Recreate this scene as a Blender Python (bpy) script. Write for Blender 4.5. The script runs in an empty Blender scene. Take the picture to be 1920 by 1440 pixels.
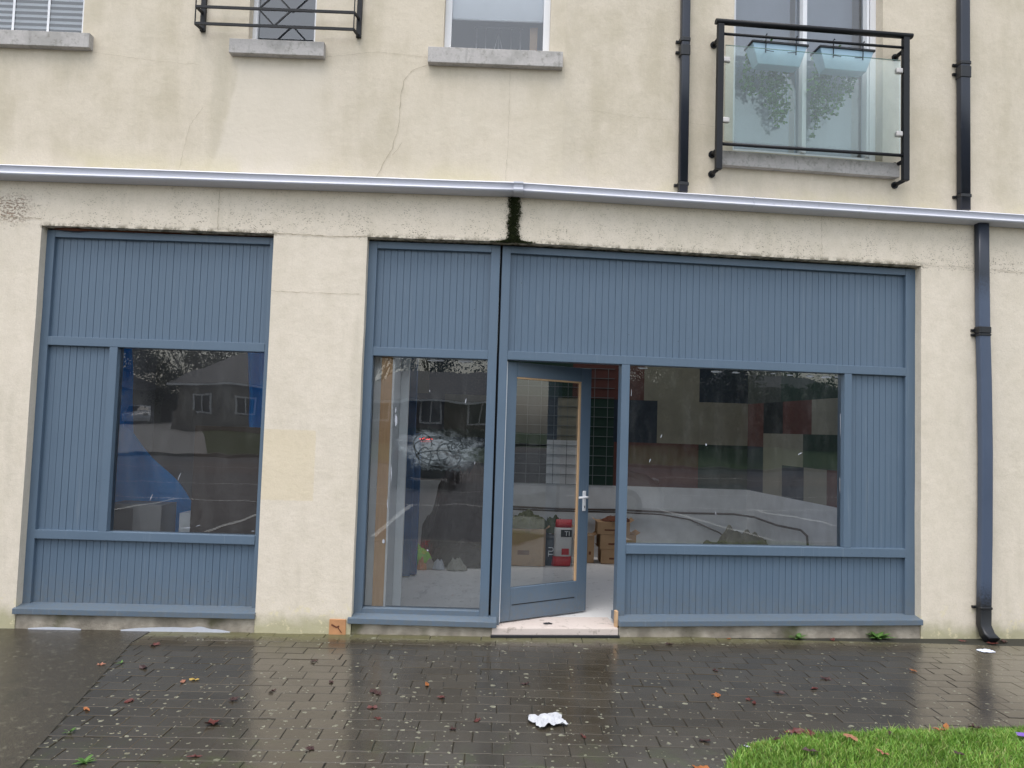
import bpy, bmesh, math, random
from mathutils import Vector, Matrix, noise
random.seed(7)
R=math.radians
sc=bpy.context.scene
COL=sc.collection
ANG=R(5.3528); CA,SA=math.cos(ANG),math.sin(ANG)
def WL(w,x,y,z):
    if w==2:   # the upper wall eases from one wing into the other
        if x<=.42: return (x,y,z)
        if x>=1.25: return WL(1,x,y,z)
        a,b=Vector((.42,y,z)),Vector(WL(1,1.25,y,z));return tuple(a.lerp(b,(x-.42)/.83))
    return (x,y,z) if w==0 else (x*CA-y*SA, x*SA+y*CA, z)
def gz(x): return -.022+.010*min(x,0)
def link(o,parent=None):
    COL.objects.link(o)
    if parent is not None: o.parent=parent
    return o
def tag(o,label=None,cat=None,group=None,kind=None):
    if label:o['label']=label
    if cat:o['category']=cat
    if group:o['group']=group
    if kind:o['kind']=kind
    return o
def empty(name,loc=(0,0,0),label=None,cat=None,group=None):
    o=bpy.data.objects.new(name,None);link(o);o.location=loc;o.empty_display_size=.1
    return tag(o,label,cat,group)
class MB:
    def __init__(s,w=0): s.v=[];s.f=[];s.m=[];s.w=w;s.cur=0;s.sm=[]
    def P(s,x,y,z):
        s.v.append(WL(s.w,x,y,z));return len(s.v)-1
    def face(s,ids,smooth=False): s.f.append(tuple(ids));s.m.append(s.cur);s.sm.append(smooth)
    def quad(s,a,b,c,d): s.face([s.P(*a),s.P(*b),s.P(*c),s.P(*d)])
    def poly(s,pts): s.face([s.P(*p) for p in pts])
    def box(s,x0,x1,y0,y1,z0,z1,z1f=None):
        # z1f: top height at the front (y0) for weathered tops
        if z1f is None:z1f=z1
        i=[s.P(x0,y0,z0),s.P(x1,y0,z0),s.P(x1,y1,z0),s.P(x0,y1,z0),s.P(x0,y0,z1f),s.P(x1,y0,z1f),s.P(x1,y1,z1),s.P(x0,y1,z1)]
        for q in ((0,3,2,1),(4,5,6,7),(0,1,5,4),(1,2,6,5),(2,3,7,6),(3,0,4,7)): s.face([i[k] for k in q])
    def tube(s,pts,r,n=8,caps=True,flat=1.0):
        pts=[Vector(WL(s.w,*p)) for p in pts];rings=[]
        rr=r if isinstance(r,(list,tuple)) else [r]*len(pts)
        up=None
        for k,p in enumerate(pts):
            t=(pts[min(k+1,len(pts)-1)]-pts[max(k-1,0)]).normalized()
            if up is None:
                up=Vector((0,0,1)) if abs(t.z)<.9 else Vector((0,1,0))
            a=t.cross(up).normalized();b=a.cross(t).normalized();up=b
            ring=[]
            for j in range(n):
                an=2*math.pi*j/n+math.pi/n
                q=p+a*math.cos(an)*rr[k]+b*math.sin(an)*rr[k]*flat
                s.v.append(tuple(q));ring.append(len(s.v)-1)
            rings.append(ring)
        for A,B in zip(rings,rings[1:]):
            for j in range(n): s.face([A[j],A[(j+1)%n],B[(j+1)%n],B[j]],n>4)
        if caps:
            s.face(rings[0][::-1]);s.face(rings[-1])
    def bar(s,a,b,wd,dp):  # rectangular bar between points, wd along x-ish, dp along y
        s.tube([a,b],wd*.7071,4,flat=dp/wd)
    def extrude(s,prof,xs,closed=True,dz=lambda x:0,smooth=False):
        rings=[[s.P(x,y,z+dz(x)) for y,z in prof] for x in xs]
        n=len(prof)
        for A,B in zip(rings,rings[1:]):
            for j in range(n if closed else n-1): s.face([A[j],B[j],B[(j+1)%n],A[(j+1)%n]],smooth)
        if closed: s.face(rings[0]);s.face(rings[-1][::-1])
    def build(s,name,mat,parent=None,bevel=0,label=None,fixn=True):
        me=bpy.data.meshes.new(name);me.from_pydata(s.v,[],s.f);me.update()
        mats=mat if isinstance(mat,(list,tuple)) else [mat]
        for m in mats: me.materials.append(m)
        for p,mi,sm in zip(me.polygons,s.m,s.sm): p.material_index=mi;p.use_smooth=sm
        if fixn or bevel:
            bm=bmesh.new();bm.from_mesh(me)
            if fixn: bmesh.ops.recalc_face_normals(bm,faces=bm.faces)
            if bevel: bmesh.ops.bevel(bm,geom=[e for e in bm.edges if len(e.link_faces)==2 and e.calc_face_angle(0)>.5],offset=bevel,segments=2,affect='EDGES',profile=.6)
            bm.to_mesh(me);bm.free()
        o=bpy.data.objects.new(name,me);link(o,parent)
        if label:o['label']=label
        return o
# ---------------------------------------------------------------- materials
class NT:
    def __init__(s,name):
        s.m=bpy.data.materials.new(name);s.m.use_nodes=True;s.t=s.m.node_tree;s.t.nodes.clear()
        s.out=s.n('ShaderNodeOutputMaterial')
    def n(s,t,**k):
        nd=s.t.nodes.new(t)
        for a,b in k.items(): setattr(nd,a,b)
        return nd
    def l(s,a,b): s.t.links.new(a,b)
    def set(s,sock,v):
        if hasattr(v,'is_output') or hasattr(v,'links'): s.l(v,sock)
        else: sock.default_value=v
    def obj(s):
        if not hasattr(s,'_o'): s._o=s.n('ShaderNodeTexCoord').outputs['Object']
        return s._o
    def sep(s):
        if not hasattr(s,'_s'):
            q=s.n('ShaderNodeSeparateXYZ');s.l(s.obj(),q.inputs[0]);s._s=q.outputs
        return s._s
    def map(s,scale=(1,1,1),loc=(0,0,0),rot=(0,0,0)):
        m=s.n('ShaderNodeMapping');s.l(s.obj(),m.inputs[0]);m.inputs['Scale'].default_value=scale;m.inputs['Location'].default_value=loc;m.inputs['Rotation'].default_value=rot
        return m.outputs[0]
    def noise(s,sc=5,det=4,rough=.55,vec=None,dist=0):
        q=s.n('ShaderNodeTexNoise');q.inputs['Scale'].default_value=sc;q.inputs['Detail'].default_value=det;q.inputs['Roughness'].default_value=rough;q.inputs['Distortion'].default_value=dist
        s.l(vec or s.obj(),q.inputs['Vector']);return q.outputs['Fac']
    def vor(s,sc=5,vec=None,feat='F1',rnd=1,out='Distance'):
        q=s.n('ShaderNodeTexVoronoi',feature=feat);q.inputs['Scale'].default_value=sc;q.inputs['Randomness'].default_value=rnd
        s.l(vec or s.obj(),q.inputs['Vector']);return q.outputs[out]
    def math(s,op,a,b=0.0,c=None,clamp=False):
        q=s.n('ShaderNodeMath',operation=op,use_clamp=clamp);s.set(q.inputs[0],a);s.set(q.inputs[1],b)
        if c is not None:s.set(q.inputs[2],c)
        return q.outputs[0]
    def ss(s,v,a,b,o0=0.0,o1=1.0):
        q=s.n('ShaderNodeMapRange',interpolation_type='SMOOTHSTEP');s.set(q.inputs[0],v)
        q.inputs[1].default_value=a;q.inputs[2].default_value=b;q.inputs[3].default_value=o0;q.inputs[4].default_value=o1;return q.outputs[0]
    def mix(s,f,a,b,mode='MIX'):
        q=s.n('ShaderNodeMix',data_type='RGBA',blend_type=mode);s.set(q.inputs[0],f)
        s.set(q.inputs[6],a if not isinstance(a,tuple) else (*a[:3],1));s.set(q.inputs[7],b if not isinstance(b,tuple) else (*b[:3],1));return q.outputs[2]
    def bump(s,h,dist=.002,st=1.0,nrm=None):
        q=s.n('ShaderNodeBump');q.inputs['Strength'].default_value=st;q.inputs['Distance'].default_value=dist;s.l(h,q.inputs['Height'])
        if nrm: s.l(nrm,q.inputs['Normal'])
        return q.outputs[0]
    def bsdf(s,col,rough=.6,nrm=None,spec=.5,metal=0,**k):
        b=s.n('ShaderNodeBsdfPrincipled');s.set(b.inputs['Base Color'],(*col[:3],1) if isinstance(col,tuple) else col)
        s.set(b.inputs['Roughness'],rough);s.set(b.inputs['Specular IOR Level'],spec);b.inputs['Metallic'].default_value=metal
        if nrm is not None:s.l(nrm,b.inputs['Normal'])
        for a,v in k.items(): s.set(b.inputs[a.replace('_',' ')],v)
        return b
    def done(s,sh): s.l(sh.outputs[0] if hasattr(sh,'outputs') else sh,s.out.inputs[0]);return s.m
def simple(name,col,rough=.6,var=.12,nsc=8,bump=.0005,bsc=60,spec=.5,metal=0,**k):
    t=NT(name);f=t.noise(nsc,4);g=t.noise(bsc,3)
    c=t.mix(f,tuple(x*(1-var*1.6) for x in col),tuple(min(1,x*(1+var)) for x in col))
    return t.done(t.bsdf(c,t.ss(f,.2,.8,rough*.85,min(1,rough*1.15)),t.bump(g,bump) if bump else None,spec,metal,**k))

def mat_render(name):
    t=NT(name);X,Y,Z=t.sep()[0],t.sep()[1],t.sep()[2]
    low=t.ss(Z,3.05,3.6)
    big=t.noise(.8,5,.6);streak=t.noise(1.2,5,.62,t.map((2.6,2.6,.55)));fine=t.noise(9,5,.6)
    base=t.mix(low,(.765,.682,.572),(.685,.607,.495))
    green=t.mix(t.math('MULTIPLY',t.ss(t.math('ADD',t.math('MULTIPLY',streak,.5),t.math('MULTIPLY',t.noise(2.6,6,.68),.5)),.42,.64),t.ss(Z,3.2,3.9,.2,.95)),base,(.555,.49,.375))
    c=t.mix(t.math('MULTIPLY',t.ss(big,.45,.7),.45),green,(.68,.615,.52))
    c=t.mix(t.math('MULTIPLY',t.ss(fine,.35,.75),.26),c,(.53,.475,.36));c=t.mix(t.ss(t.noise(75,3,.75),.4,.75,0,.28),c,(.47,.42,.34))
    c=t.mix(t.ss(t.noise(1.1,4,.7,t.map((2.2,2.2,.35))),.54,.72,0,.35),c,(.50,.455,.36))
    # newer, paler render patch below the middle upstairs window
    e=t.math('ADD',X,t.math('MULTIPLY',t.noise(3,3),.16)); e=t.math('SUBTRACT',e,t.math('MULTIPLY',t.math('SUBTRACT',Z,3.5),.17))
    m=t.math('MULTIPLY',t.ss(e,-2.30,-2.26),t.ss(t.math('ADD',X,t.math('MULTIPLY',t.noise(2,3),.7)),-.95,-1.35,0,1))
    m=t.math('MULTIPLY',m,t.math('MULTIPLY',t.ss(t.math('ADD',Z,t.math('MULTIPLY',t.noise(5,2),.12)),4.52,4.44),t.ss(Z,3.44,3.46)))
    c=t.mix(t.math('MULTIPLY',m,.75),c,(.70,.63,.53))
    # second faint paler area under the third window
    m2=t.math('MULTIPLY',t.math('MULTIPLY',t.ss(X,-.95,-.7),t.ss(X,.62,.2)),t.math('MULTIPLY',t.ss(Z,4.42,4.1),t.ss(Z,3.42,3.7)))
    c=t.mix(t.math('MULTIPLY',m2,t.ss(t.noise(2.3,4),.3,.65,0,.5)),c,(.69,.62,.51))
    # dirt just under the string line of the openings and pits
    sp=t.vor(55,t.map((1,1,1.5)));spn=t.noise(6,4)
    thr=t.math('MULTIPLY',t.ss(Z,3.045,3.35,1,.45),t.ss(Z,3.0,3.05))
    thr=t.math('MULTIPLY',thr,t.ss(Z,3.46,3.40))
    cl=t.ss(t.noise(3.2,3,.6),.32,.58)
    spot=t.math('MULTIPLY',t.ss(sp,.34,.16),t.math('MULTIPLY',thr,cl))
    spot=t.math('MULTIPLY',spot,t.ss(t.noise(18,2),.36,.54))
    edge=t.math('MULTIPLY',t.math('MULTIPLY',t.ss(Z,3.10,3.055),t.ss(Z,3.03,3.045)),t.ss(t.noise(14,4,.7),.42,.6))
    over=t.math('MAXIMUM',t.math('MULTIPLY',t.ss(X,-3.7,-3.64),t.ss(X,-1.80,-1.86)),t.math('MULTIPLY',t.ss(X,-1.14,-1.08),t.ss(X,3.6,3.45)))
    edge=t.math('MULTIPLY',edge,t.math('MULTIPLY_ADD',over,.85,.15))
    c=t.mix(t.math('MULTIPLY',t.math('MAXIMUM',spot,edge),.8),c,(.10,.085,.05))
    pit=t.math('MULTIPLY',t.math('MULTIPLY',t.ss(X,-3.70,-3.84),t.ss(Z,3.05,3.12)),t.math('MULTIPLY',t.ss(Z,3.33,3.24),t.ss(t.noise(34,4,.7,t.map((1,1,1.8))),.50,.56)))
    c=t.mix(t.math('MULTIPLY',pit,.75),c,(.26,.17,.12))
    # green wash under the gutter joint area / above gutter
    gw=t.math('MULTIPLY',t.math('MULTIPLY',t.ss(Z,3.75,3.5),t.ss(Z,3.46,3.5)),t.ss(t.noise(2.1,4),.42,.62))
    c=t.mix(t.math('MULTIPLY',gw,.5),c,(.60,.54,.33))
    # damp yellow-green foot
    ft=t.math('MULTIPLY',t.ss(t.math('ADD',Z,t.math('MULTIPLY',t.noise(7,4),-.16)),.06,-.08),.75)
    c=t.mix(ft,c,(.36,.34,.19))
    # old painted square on the pillar
    b=.02;sq=t.math('MULTIPLY',t.math('MULTIPLY',t.ss(X,-1.9,-1.89),t.ss(t.math('ADD',X,t.math('MULTIPLY',t.noise(30,2),.015)),-1.425,-1.435)),t.math('MULTIPLY',t.ss(t.math('ADD',Z,t.math('MULTIPLY',t.noise(30,2),.015)),1.53,1.52),t.ss(t.math('ADD',Z,t.math('MULTIPLY',t.noise(30,2),.015)),.975,.985)))
    c=t.mix(t.math('MULTIPLY',sq,.45),c,(.70,.585,.38))
    # bare plaster blotches at foot of pillar
    bl=t.math('MULTIPLY',t.ss(Z,.3,.12),t.ss(t.noise(11,5,.7),.56,.62));c=t.mix(t.math('MULTIPLY',bl,.6),c,(.72,.64,.42))
    # floated marks
    h=t.math('ADD',t.math('MULTIPLY',t.noise(140,3,.6),.5),t.math('ADD',t.math('MULTIPLY',t.noise(24,4,.6),.9),t.math('MULTIPLY',t.noise(3,3),2.0)))
    h=t.math('SUBTRACT',h,t.math('MULTIPLY',t.math('MAXIMUM',spot,pit),1.2))
    return t.done(t.bsdf(c,.88,t.bump(h,.0030,.9),.25))
M={}
M['render']=mat_render('cream_render')
def mat_paint():
    t=NT('blue_paint');f=t.noise(3,4);g=t.noise(90,3);v=t.noise(6,3,.6,t.map((6,6,.6)))
    c=t.mix(f,(.096,.142,.200),(.110,.160,.222));c=t.mix(t.math('MULTIPLY',t.ss(v,.5,.8),.25),c,(.128,.178,.238))
    d=t.math('MULTIPLY',t.ss(t.noise(45,3,.7),.66,.72),.35);c=t.mix(d,c,(.07,.10,.13))
    Z=t.sep()[2];lowd=t.math('MULTIPLY',t.ss(t.math('ADD',Z,t.math('MULTIPLY',t.noise(9,5,.7),.35)),.62,.22),t.ss(t.noise(28,4,.7),.35,.6,.25,.75))
    c=t.mix(t.math('MULTIPLY',lowd,.55),c,(.15,.145,.125))
    drip=t.math('MULTIPLY',t.ss(t.noise(4,4,.65,t.map((9,9,.35))),.58,.68),t.ss(t.noise(1.3,3),.4,.6));c=t.mix(t.math('MULTIPLY',drip,.22),c,(.23,.27,.31))
    chip=t.ss(t.vor(7),.035,.02);c=t.mix(t.math('MULTIPLY',chip,.8),c,(.035,.045,.06))
    return t.done(t.bsdf(c,t.ss(f,.3,.7,.36,.5),t.bump(t.math('ADD',g,t.math('MULTIPLY',v,2)),.0006,.6),.45))
M['paint']=mat_paint()
def mat_sill():
    t=NT('cast_sill');X,Y,Z=t.sep();f=t.noise(60,4,.7);b=t.noise(7,4);st=t.noise(5,4,.6,t.map((3,3,.4)))
    c=t.mix(f,(.40,.38,.37),(.58,.55,.53));c=t.mix(t.ss(b,.45,.7,0,.6),c,(.30,.29,.27));c=t.mix(t.ss(st,.56,.66,0,.35),c,(.24,.235,.22))
    c=t.mix(t.math('MULTIPLY',t.ss(t.noise(25,4,.7),.52,.66),.35),c,(.13,.13,.09))
    return t.done(t.bsdf(c,.85,t.bump(f,.002),.3))
M['sill']=mat_sill()
def mat_plinth():
    t=NT('bare_plinth');X,Y,Z=t.sep();f=t.noise(5,5,.65);g=t.noise(40,4)
    c=t.mix(t.ss(f,.35,.65),(.21,.185,.15),(.42,.375,.31));c=t.mix(t.ss(t.noise(2.2,4),.52,.66,0,.8),c,(.085,.085,.035))
    c=t.mix(t.ss(g,.3,.7,0,.3),c,(.15,.13,.1));return t.done(t.bsdf(c,.85,t.bump(t.math('ADD',g,f),.006),.3))
M['plinth']=mat_plinth()
M['upvc']=simple('white_upvc',(.78,.79,.82),.3,.03,3,0)
M['gutter']=None
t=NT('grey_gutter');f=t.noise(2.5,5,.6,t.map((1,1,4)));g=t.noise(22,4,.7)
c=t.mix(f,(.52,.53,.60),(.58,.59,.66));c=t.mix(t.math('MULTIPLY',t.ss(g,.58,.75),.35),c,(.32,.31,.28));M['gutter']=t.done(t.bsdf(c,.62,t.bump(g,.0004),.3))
M['gutter_lip']=simple('gutter_lip_highlight',(.78,.78,.84),.4,.08,8)  # highlight along the lips, painted in as a paler colour
t=NT('blue_black_pipe');f=t.noise(3,4,.6,t.map((1,1,.7)));g=t.noise(50,4,.7);X,Y,Z=t.sep()
c=t.mix(f,(.014,.018,.028),(.024,.030,.048));c=t.mix(t.ss(g,.6,.72,0,.35),c,(.012,.012,.012));M['pipe']=t.done(t.bsdf(c,.32,t.bump(g,.0004),.5))
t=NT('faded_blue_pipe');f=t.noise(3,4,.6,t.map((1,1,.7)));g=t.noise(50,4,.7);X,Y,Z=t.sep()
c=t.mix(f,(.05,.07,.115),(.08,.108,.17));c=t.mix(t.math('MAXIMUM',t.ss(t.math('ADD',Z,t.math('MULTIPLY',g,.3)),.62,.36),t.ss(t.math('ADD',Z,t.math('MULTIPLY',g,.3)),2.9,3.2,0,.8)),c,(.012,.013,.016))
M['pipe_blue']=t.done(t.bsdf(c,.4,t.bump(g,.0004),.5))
t=NT('black_iron');g=t.noise(60,4,.7);r=t.ss(t.noise(30,5,.75),.62,.72);c=t.mix(t.math('MULTIPLY',r,.7),(.008,.009,.012),(.06,.032,.02));M['iron']=t.done(t.bsdf(c,.5,t.bump(g,.0006),.35))
M['black']=simple('black_plastic',(.012,.013,.016),.4,.1,10,.0003)
def mat_glass(name,k,tint=(1,1,1),dirt=.02,dcol=(.6,.62,.62),wav=.00015,rough=.0):
    t=NT(name)
    fr=t.n('ShaderNodeFresnel');fr.inputs['IOR'].default_value=1.5
    w=t.bump(t.noise(1.6,2,.4),wav*60,.2)
    gl=t.n('ShaderNodeBsdfGlossy');gl.inputs['Roughness'].default_value=rough;gl.inputs['Color'].default_value=(1,1,1,1);t.l(w,gl.inputs['Normal'])
    tr=t.n('ShaderNodeBsdfTransparent');tr.inputs['Color'].default_value=(*tint,1)
    mx=t.n('ShaderNodeMixShader');t.l(t.math('MULTIPLY',fr.outputs[0],k,clamp=True),mx.inputs[0]);t.l(tr.outputs[0],mx.inputs[1]);t.l(gl.outputs[0],mx.inputs[2])
    df=t.n('ShaderNodeBsdfDiffuse');df.inputs['Color'].default_value=(*dcol,1)
    sm=t.ss(t.noise(5,5,.7,t.map((1.6,1.6,.5))),.42,.8,dirt*.25,dirt*2.2)
    spots=t.math('MULTIPLY',t.ss(t.vor(38),.10,.05),t.ss(t.noise(4,2),.5,.6))
    fa=t.math('ADD',sm,t.math('MULTIPLY',spots,.12 if dirt>.01 else 0),clamp=True)
    m2=t.n('ShaderNodeMixShader');t.l(fa,m2.inputs[0]);t.l(mx.outputs[0],m2.inputs[1]);t.l(df.outputs[0],m2.inputs[2])
    return t.done(m2)
M['glass']=mat_glass('shop_glass',2.7,(.95,.965,.965),.02)
M['glass_up']=mat_glass('double_glazing',3.0,(.93,.95,.97),.008)
M['glass_balc']=mat_glass('balcony_glass',1.0,(.94,.985,.965),.014,(.6,.70,.68))
M['blind']=simple('white_blind',(.88,.90,.92),.7,.04,4,0)
M['wood']=None
t=NT('bare_timber');g=t.noise(4,5,.6,t.map((18,18,1.2)));c=t.mix(g,(.46,.28,.15),(.66,.45,.27));M['wood']=t.done(t.bsdf(c,.7,t.bump(g,.001),.3))
M['plaster']=simple('plasterboard',(.80,.83,.85),.8,.05,3)
M['white']=simple('white_paint',(.72,.74,.76),.6,.05,4)
M['floor']=None
t=NT('screed_floor');f=t.noise(1.6,5,.6);g=t.noise(14,4,.7);c=t.mix(f,(.58,.57,.56),(.74,.725,.71));c=t.mix(t.ss(g,.58,.7,0,.5),c,(.23,.22,.21));M['floor']=t.done(t.bsdf(c,.7,t.bump(g,.001),.3))
M['threshold']=None
t=NT('threshold_screed');f=t.noise(5,5,.65);X,Y,Z=t.sep();c=t.mix(f,(.56,.47,.42),(.68,.60,.55));c=t.mix(t.ss(t.noise(16,4,.7),.55,.68,0,.6),c,(.24,.2,.16));M['threshold']=t.done(t.bsdf(c,.8,t.bump(f,.003),.3))
def mur(n,c): return simple(n,c,.8,.18,6,.001,30,.3)
MUR=[mur('block_white',(.66,.68,.71)),mur('block_red',(.105,.040,.034)),mur('block_cream',(.25,.24,.19)),mur('block_navy',(.018,.030,.050)),mur('block_green',(.016,.042,.032)),mur('block_slate',(.055,.065,.06)),mur('block_black',(.012,.018,.022))]
def mat_card():
    t=NT('cardboard');g=t.noise(6,4);c=t.mix(g,(.32,.20,.11),(.43,.28,.165));c=t.mix(t.ss(t.noise(3,4,.7),.56,.7,0,.5),c,(.20,.12,.07));return t.done(t.bsdf(c,.85,t.bump(t.noise(80,2),.0006),.2))
M['card']=mat_card()
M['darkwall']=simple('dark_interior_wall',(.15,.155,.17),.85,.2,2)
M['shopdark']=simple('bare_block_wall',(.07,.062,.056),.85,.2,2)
M['ceil']=simple('interior_ceiling',(.78,.78,.78),.8,.05)
M['uproom']=simple('upstairs_wall',(.30,.32,.36),.8,.05)
M['tarp']=None
t=NT('blue_tarpaulin');f=t.noise(5,4);c=t.mix(f,(.012,.26,.74),(.025,.36,.88));bs=t.bsdf(c,.32,t.bump(t.noise(9,4,.6),.012),.5);tr=t.n('ShaderNodeBsdfTranslucent');t.l(c,tr.inputs[0]);mx=t.n('ShaderNodeMixShader');mx.inputs[0].default_value=.45;t.l(bs.outputs[0],mx.inputs[1]);t.l(tr.outputs[0],mx.inputs[2]);M['tarp']=t.done(mx)
M['brownboard']=simple('dark_hardboard',(.060,.036,.027),.7,.2,3)
M['heap']=simple('dark_sheeting',(.045,.036,.036),.75,.5,7,.02,9)
M['olive']=simple('olive_cloth',(.075,.085,.028),.9,.4,9,.003,25)
M['lime']=simple('lime_cloth',(.25,.62,.10),.8,.2,9)
M['rag']=simple('grey_rag',(.34,.33,.29),.9,.3,20,.003,30)
M['rust']=simple('rusty_timber',(.14,.045,.02),.8,.4,14,.002)
M['terracotta']=simple('orange_wood',(.52,.26,.12),.75,.25,12,.002)
M['bagwhite']=simple('bag_white',(.62,.60,.58),.5,.06,10,.002,12)
M['bagred']=simple('bag_red',(.50,.02,.025),.45,.1,10,.002,12)
M['bagblack']=simple('bag_black',(.015,.016,.02),.4,.1,10,.002,12)
M['textwhite']=simple('print_white',(.75,.75,.75),.5,.02)
M['polythene']=mat_glass('polythene',1.8,(.80,.83,.84),.22,(.55,.57,.58),.01,.15)
M['cable']=simple('brown_cable',(.05,.035,.03),.5,.1)
M['crack']=simple('crack_dirt',(.36,.31,.22),.95,.3,30)
M['joint']=simple('joint_dark',(.006,.006,.007),.9,.1)
M['splash']=simple('white_splash',(.42,.44,.49),.6,.1,30)
M['smear']=None
t=NT('whitewash');X,Y,Z=t.sep()
dx=t.math('DIVIDE',t.math('SUBTRACT',X,-.47),.38);dz=t.math('DIVIDE',t.math('SUBTRACT',Z,1.40),.17)
r=t.math('SQRT',t.math('ADD',t.math('MULTIPLY',dx,dx),t.math('MULTIPLY',dz,dz)))
a=t.math('MULTIPLY',t.ss(t.math('ADD',r,t.math('MULTIPLY',t.math('SUBTRACT',t.noise(6,5,.75),.5),1.8)),1.05,.45),t.ss(t.noise(26,4,.7,t.map((1,1,2.2),rot=(0,.5,0))),.34,.60,.06,.36))
df=t.n('ShaderNodeBsdfDiffuse');df.inputs[0].default_value=(.50,.56,.60,1);tr=t.n('ShaderNodeBsdfTransparent');mx=t.n('ShaderNodeMixShader');t.l(a,mx.inputs[0]);t.l(tr.outputs[0],mx.inputs[1]);t.l(df.outputs[0],mx.inputs[2]);M['smear']=t.done(mx)
M['scribble']=simple('scribble_dark',(.035,.045,.05),.6,.1)
def mat_leafg(name,a,b,rough=.5):
    t=NT(name);g=t.n('ShaderNodeObjectInfo').outputs['Random'];gi=t.n('ShaderNodeNewGeometry').outputs['Random Per Island']
    c=t.mix(gi,a,b);bs=t.bsdf(c,rough,None,.4);tr=t.n('ShaderNodeBsdfTranslucent');t.l(c,tr.inputs[0]);mx=t.n('ShaderNodeMixShader');mx.inputs[0].default_value=.25
    t.l(bs.outputs[0],mx.inputs[1]);t.l(tr.outputs[0],mx.inputs[2]);return t.done(mx)
t=NT('grass_blades');gi=t.n('ShaderNodeNewGeometry').outputs['Random Per Island'];cr=t.n('ShaderNodeValToRGB');t.l(gi,cr.inputs[0]);el=cr.color_ramp.elements
el[0].position=0;el[0].color=(.12,.29,.04,1);el[1].position=1;el[1].color=(.34,.27,.12,1)
for p_,c_ in((.5,(.23,.42,.065,1)),(.80,(.34,.50,.10,1)),(.90,(.33,.38,.12,1))): e_=el.new(p_);e_.color=c_
cc=t.mix(t.ss(t.noise(3.5,4,.6),.35,.65,0,.55),cr.outputs[0],(.085,.17,.02));bs=t.bsdf(cc,.45,None,.4);tr=t.n('ShaderNodeBsdfTranslucent');t.l(cc,tr.inputs[0]);mx=t.n('ShaderNodeMixShader');mx.inputs[0].default_value=.25;t.l(bs.outputs[0],mx.inputs[1]);t.l(tr.outputs[0],mx.inputs[2]);M['grass']=t.done(mx)
M['moss']=mat_leafg('moss_clumps',(.012,.018,.006),(.06,.075,.022),.8)
M['plant']=mat_leafg('trailing_leaves',(.03,.13,.015),(.13,.30,.06))
M['weed']=mat_leafg('weed_leaves',(.06,.15,.03),(.13,.26,.06))
M['tree']=mat_leafg('tree_leaves',(.012,.022,.008),(.05,.07,.025))
M['bark']=simple('bark',(.07,.055,.04),.9,.3,6,.01,12)
M['earth']=simple('turf_soil',(.03,.045,.012),.95,.3,6,.01,20)
# ---------------------------------------------------------------- paving
def mat_paver():
    t=NT('wet_paver');at=t.n('ShaderNodeAttribute',attribute_name='tone');tone=at.outputs['Fac'];X,Y,Z=t.sep()
    f=t.noise(2.0,4,.6);g=t.noise(120,3,.7);h=t.noise(22,4,.6)
    c=t.mix(tone,(.044,.036,.025),(.060,.050,.036))
    c=t.mix(t.ss(f,.45,.7,0,.4),c,(.072,.062,.046))
    # dry yellowish band beside the wall and at the right
    wy=t.math('SUBTRACT',Y,t.math('MULTIPLY',t.math('MAXIMUM',X,0),.0937))
    edge=t.ss(t.math('ADD',wy,t.math('MULTIPLY',t.noise(6,4),.22)),-.14,.06)
    c=t.mix(t.math('MULTIPLY',edge,.8),c,(.125,.118,.055))
    c=t.mix(t.ss(t.math('ADD',X,t.math('MULTIPLY',f,.4)),3.3,3.7,0,.6),c,(.13,.115,.085))
    # lichen blotches, many small pale spots toward the kerb side
    wv=t.map((1,1,1));nw=t.n('ShaderNodeTexNoise');nw.inputs['Scale'].default_value=30;nw.inputs['Detail'].default_value=3;t.l(t.obj(),nw.inputs['Vector'])
    va=t.n('ShaderNodeVectorMath',operation='SCALE');t.l(nw.outputs['Color'],va.inputs[0]);va.inputs[3].default_value=.035
    vb=t.n('ShaderNodeVectorMath',operation='ADD');t.l(t.obj(),vb.inputs[0]);t.l(va.outputs[0],vb.inputs[1])
    def spots(sc,r0,r1,keep0,keep1):
        q=t.n('ShaderNodeTexVoronoi',feature='F1');q.inputs['Scale'].default_value=sc;t.l(vb.outputs[0],q.inputs['Vector'])
        s2=t.n('ShaderNodeSeparateColor');t.l(q.outputs['Color'],s2.inputs[0])
        dens=t.math('ADD',t.ss(Y,-.3,-2.2,0,.45),t.ss(wy,-.4,-.05,0,.4))
        kp=t.math('LESS_THAN',s2.outputs[0],t.math('ADD',dens,keep0))
        rad=t.math('MULTIPLY',s2.outputs[1],r1);return t.math('MULTIPLY',kp,t.math('LESS_THAN',q.outputs['Distance'],t.math('ADD',rad,r0)))
    s1=spots(13,.06,.17,.05,0);s2=spots(30,.08,.22,.09,0);s=t.math('MAXIMUM',s1,s2)
    c=t.mix(t.math('MULTIPLY',s,t.ss(t.noise(60,3,.7),.35,.6,.35,.9)),c,(.26,.26,.19))
    moss=t.math('MULTIPLY',t.ss(Y,-1.6,-2.6),t.ss(t.noise(5,5,.7),.5,.66,0,.6));c=t.mix(moss,c,(.055,.07,.018))
    lo=t.ss(t.math('ADD',f,t.math('MULTIPLY',h,.35)),.5,.95,.13,.27)
    rough=t.mix(t.math('MAXIMUM',t.math('MULTIPLY',s,.8),t.math('MULTIPLY',edge,.5)),lo,(.7,.7,.7))
    hh=t.math('ADD',t.math('MULTIPLY',g,.35),t.math('ADD',h,t.math('MULTIPLY',s,.8)))
    return t.done(t.bsdf(c,rough,t.bump(hh,.0016,.6),.55))
M['paver']=mat_paver()
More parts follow.
